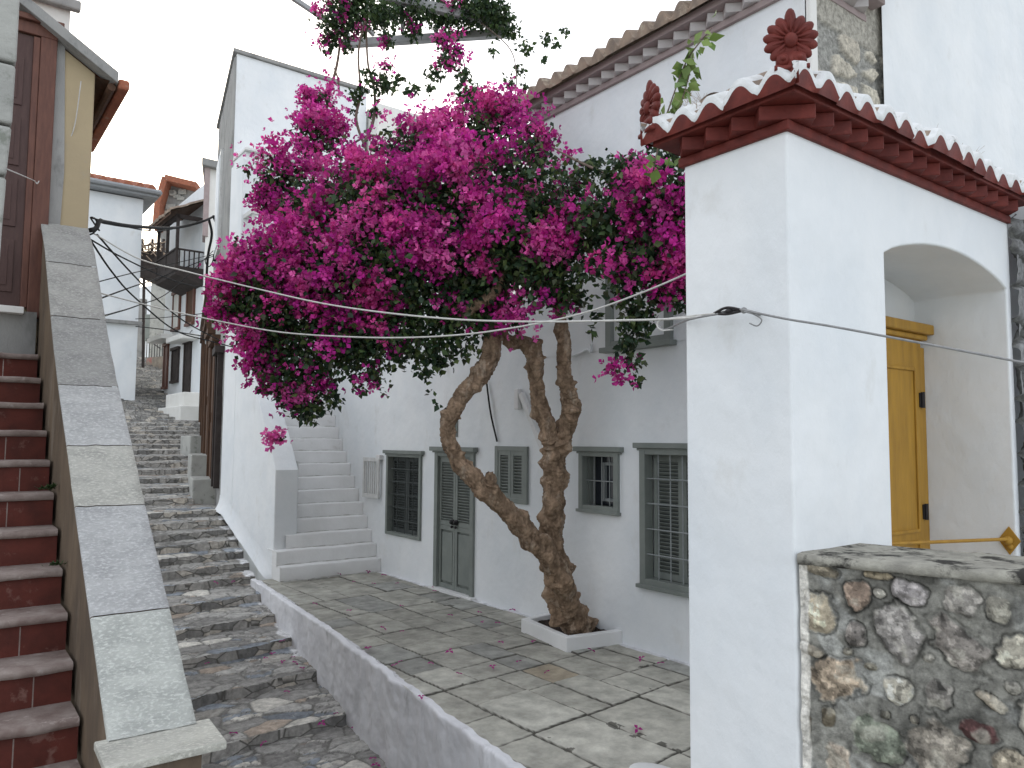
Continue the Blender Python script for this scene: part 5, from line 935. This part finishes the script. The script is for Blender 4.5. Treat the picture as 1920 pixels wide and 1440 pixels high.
# drooping sprigs of leaves below the crown
D_ = []; 
for a_, b_ in (((800, 722, 7.), (850, 770, 7.)), ((700, 690, 7.1), (718, 740, 7.1)), ((880, 640, 7.), (895, 655, 7.)), ((455, 470, 7.8), (440, 440, 7.9)), ((470, 315, 8.3), (455, 308, 8.3)), ((1060, 290, 6.9), (1110, 300, 6.7))):
    for t in np.linspace(0, 1, 16): D_.append(np.array(W(lerp(a_[0], b_[0], t), lerp(a_[1], b_[1], t)+10*sin(t*3), a_[2]))+RNG.normal(size=3)*.02)
make_leaves('foliage', np.concatenate([Lf, np.array(D_)]), .062, bt, 3, GP)
# separate climber between gate and house
cv = thing('heart_leaf_vine', 'thin light green vine with heart shaped leaves rising beside the gate roof', 'vine', tuple(W(1235, 290, 5)))
Vn = [[(1225, 320, 4.9, .006), (1240, 250, 4.95, .006), (1262, 180, 5, .005), (1290, 110, 5, .005), (1335, 52, 5, .003)], [(1262, 240, 4.95, .005), (1290, 150, 4.98, .004), (1300, 100, 5, .003)]]
twigs('stem', Vn, cv); V_ = []
for pts in Vn:
    for s_ in spline([tuple(W(*p[:3])) for p in pts], 7): V_ += [np.array(s_)+RNG.normal(size=3)*.035 for _ in range(2)]
make_leaves('leaves', np.array(V_), .085, cv, 12, [(.16, .24, .06), (.12, .20, .05), (.20, .28, .08)])
# ------------------------------------------------------------------ fallen bracts, each one lying on its own
def blossom_proto(nm, lab, grp):
    rg = np.random.default_rng(5); V, F_ = [], []
    for k in range(3):
        q = 2*pi*k/3; b = len(V); V += [(0, 0, .006), (.015*cos(q+.6), .015*sin(q+.6), .010), (.026*cos(q), .026*sin(q), .004), (.015*cos(q-.6), .015*sin(q-.6), .012)]; F_ += [(b, b+1, b+2), (b, b+2, b+3)]
    V = np.array(V); o = meshtri(nm, V, np.array(F_), BRACT, None, np.tile([(.42, .03, .24)], (len(V), 1))); return tag(o, lab, 'fallen flower', grp)
def strew(nm, lab, grp, pts, zf_):
    o = blossom_proto(nm, lab, grp); rg = random.Random(3)
    for i, (px, py) in enumerate(pts):
        c_ = o if i == 0 else o.copy()
        if i: COL.objects.link(c_)
        p = on(2, px, py, 0.)
        for _ in range(8): z_ = zf_(p.x, p.y)+.008; p = on(2, px, py, z_)
        c_.location = (p.x, p.y, z_+.006); c_.rotation_euler = (rg.gauss(0, .25), rg.gauss(0, .25), rg.uniform(0, 6)); s_ = rg.uniform(1.1, 1.9); c_.scale = (s_, s_, s_)
strew('fallen_bract', 'single magenta bract lying on the grey terrace flagstones', 'fallen magenta bracts on the terrace',
  [(740,1250),(690,1218),(752,1138),(753,1186),(718,1180),(655,1147),(933,1170),(961,1146),(844,1224),(808,1246),(972,1243),(924,1253),(1108,1222),(1026,1262),(1203,1237),(1239,1246),(720,1080),(745,1095),(812,1103),(815,1110),(690,1074),(663,1092),(595,1075),(634,1078),(701,1096),(590,1134),(845,1156),(898,1150),(940,1207),(750,1243),(860,1266),(905,1168),(1195,1370),(790,1310),(1000,1205)], lambda x, y: .004)
def sz(x, y): z_, *_ = streetz(np.array([[x]]), np.array([[y]])); return float(z_[0, 0])
strew('fallen_bract', 'single magenta bract lying on the rough cobbled steps', 'fallen magenta bracts on the cobbled steps',
  [(529,1204),(511,1228),(497,1236),(549,1234),(553,1245),(567,1255),(538,1299),(437,1378),(605,1359),(664,1367),(388,1246),(530,1243),(403,1094),(437,1092),(495,1396),(700,1425),(705,1438),(630,1340)], sz)
strew('fallen_bract', 'single magenta bract resting on a white stair tread', 'fallen magenta bracts on the white staircase', [(660, 1046), (597, 818), (622, 818), (592, 795)], lambda x, y: .195*max(1, int((y-10.38)/.158)+1) if y > 10.38 else .0)
# ------------------------------------------------------------------ cables
def cable(lab, pts, r, mt, nm='overhead_cable', n=10, grp='overhead cables across the lane', extra=None):
    S = spline([tuple(W(*p)) for p in pts], n); m = MB(); m.tube([Vector(s_) for s_ in S], r, 7); o = m.build(nm, mt, smooth=True); tag(o, lab, 'cable', grp); return o
cable('thick black cable bundle sagging across the top of the lane', [(168, 432, 6.9), (180, 428, 7.1), (187, 414, 7.4), (200, 417, 7.8), (255, 425, 9), (330, 427, 12), (380, 415, 14.5), (400, 406, 16)], .022, CABLEB)
cable('small coil of black cable below the thick bundle on the yellow house corner', [(168, 440, 6.9), (176, 436, 7.0), (184, 424, 7.2), (178, 410, 7.3), (170, 408, 7.3), (176, 418, 7.2), (186, 432, 7.1)], .008, CABLEB)
cable('upper thin black wire above the thick bundle', [(170, 408, 7.0), (230, 424, 9), (310, 432, 12), (400, 408, 16)], .008, CABLEB)
cable('grey wire from the yellow house corner across the crown to the gate clamp', [(174, 437, 7), (260, 485, 7), (345, 508, 6.6), (480, 541, 6.2), (600, 568, 5.8), (720, 586, 5.3), (860, 599, 4.8), (1000, 603, 4.4), (1150, 601, 4.0), (1290, 596, 3.6), (1370, 582, 3.38)], .006, CABLEW)
cable('lower white cable sagging in front of the crown and rising to the right', [(185, 549, 6.8), (300, 578, 6.8), (400, 600, 6.6), (520, 622, 6.3), (640, 631, 6.), (760, 633, 5.7), (880, 626, 5.4), (1000, 608, 5.1), (1100, 585, 4.9), (1200, 550, 4.7), (1285, 514, 4.6), (1400, 460, 3.98)], .006, CABLEW)
cable('dark wire falling steeply from the house corner towards the white parapet', [(168, 448, 7), (210, 510, 7.6), (254, 559, 8.4), (330, 620, 10), (400, 641, 11.5), (480, 662, 12.5)], .009, CABLEB)
cable('dark wire falling from the house corner behind the steep one', [(182, 440, 7), (240, 505, 8), (300, 566, 9.5), (350, 605, 11), (415, 640, 13)], .009, CABLEB)
cable('dark wire running low under the others to the right', [(168, 448, 7), (230, 483, 8), (310, 520, 10), (360, 535, 12), (425, 541, 14)], .008, CABLEB)
cable('thin dark wire rising from the marble slope to the far right wall', [(178, 530, 6.9), (240, 514, 9), (300, 500, 12), (395, 478, 16)], .006, CABLEB)
cable('dark wire rising from lower left across the white corner house', [(187, 560, 6.8), (250, 537, 9), (300, 520, 12), (400, 480, 16)], .008, CABLEB)
cable('lowest dark wire rising from the marble slope', [(193, 593, 6.7), (260, 572, 10), (320, 545, 14), (400, 470, 17)], .008, CABLEB)
cable('thin wire crossing level below the white window ledge', [(254, 598, 20), (300, 596, 20), (380, 588, 18)], .010, CABLEB)
cable('dark wire drooping beside the far brown doors', [(255, 612, 20), (300, 617, 19), (360, 627, 18), (402, 633, 17)], .012, CABLEB)
for lab, pts, r in (('black cable bundle running down the grey cement wall', [(400, 405, 16.), (407, 425, 15.9), (405, 455, 15.8), (402, 490, 15.8)], .03), ('black cable drop down the narrow white house', [(392, 412, 16.8), (397, 440, 17), (390, 480, 17.2), (386, 540, 17.4)], .028), ('tangled loop of cable below the wall bundle', [(402, 470, 15.8), (398, 492, 15.8), (390, 500, 15.9), (385, 488, 16), (396, 478, 15.8), (405, 480, 15.8)], .010)):
    cable(lab, pts, r, CABLEB, 'wall_cable', grp='cables on the walls')
# clamp on the gate, right hand cable, loops
gx = GX-.035
p_ = on(0, 1372, 580, GX); cl_ = thing('cable_clamp', 'rusty wire clamp fixed to the left face of the gate pillar', 'clamp', p_)
m = MB(); pa = W(1338, 588, 3.44); pb = W(1395, 582, 3.26)
for s_ in (-1, 1): m.tube([Vector(q) for q in spline([tuple(pa), tuple((pa+pb)/2+Vector((-.01, 0, .014*s_+.004))), tuple(pb)], 8)], .006, 6)
m.tube([pa+Vector((-.0, .0, 0)), pb+Vector((0, 0, .006))], .0045, 6); m.ball((pa+pb)/2+Vector((-.006, -.01, .002)), .016, 1, 1.3, .8, 8); m.build('shackle', IRON, cl_)
m = MB(); m.tube([Vector((GX+.02, pb.y+.02, pb.z)), pb], .008, 6); m.ball(pb, .014, n=6); m.build('hook', CABLEG, cl_)
cable('grey steel cable from the gate clamp running off to the right', [(1388, 580, 3.27), (1420, 587, 3.18), (1480, 599, 3.05), (1560, 612, 3.0), (1700, 638, 2.95), (1920, 680, 2.9), (2200, 735, 2.85)], .0048, CABLEG)
cable('second strand of wire twisted to the gate clamp', [(1232, 606, 4.0), (1245, 618, 3.9), (1290, 600, 3.6), (1340, 590, 3.42), (1365, 586, 3.36)], .0045, CABLEG)
cable('loose loop of wire left of the gate pillar', [(1262, 618, 3.8), (1240, 619, 3.85), (1232, 608, 3.9), (1245, 599, 3.85), (1300, 592, 3.6), (1340, 588, 3.42)], .004, CABLEW)
cable('little curl of wire hanging right of the clamp', [(1395, 584, 3.22), (1415, 590, 3.2), (1428, 600, 3.18), (1420, 611, 3.2), (1405, 606, 3.2)], .003, CABLEG)
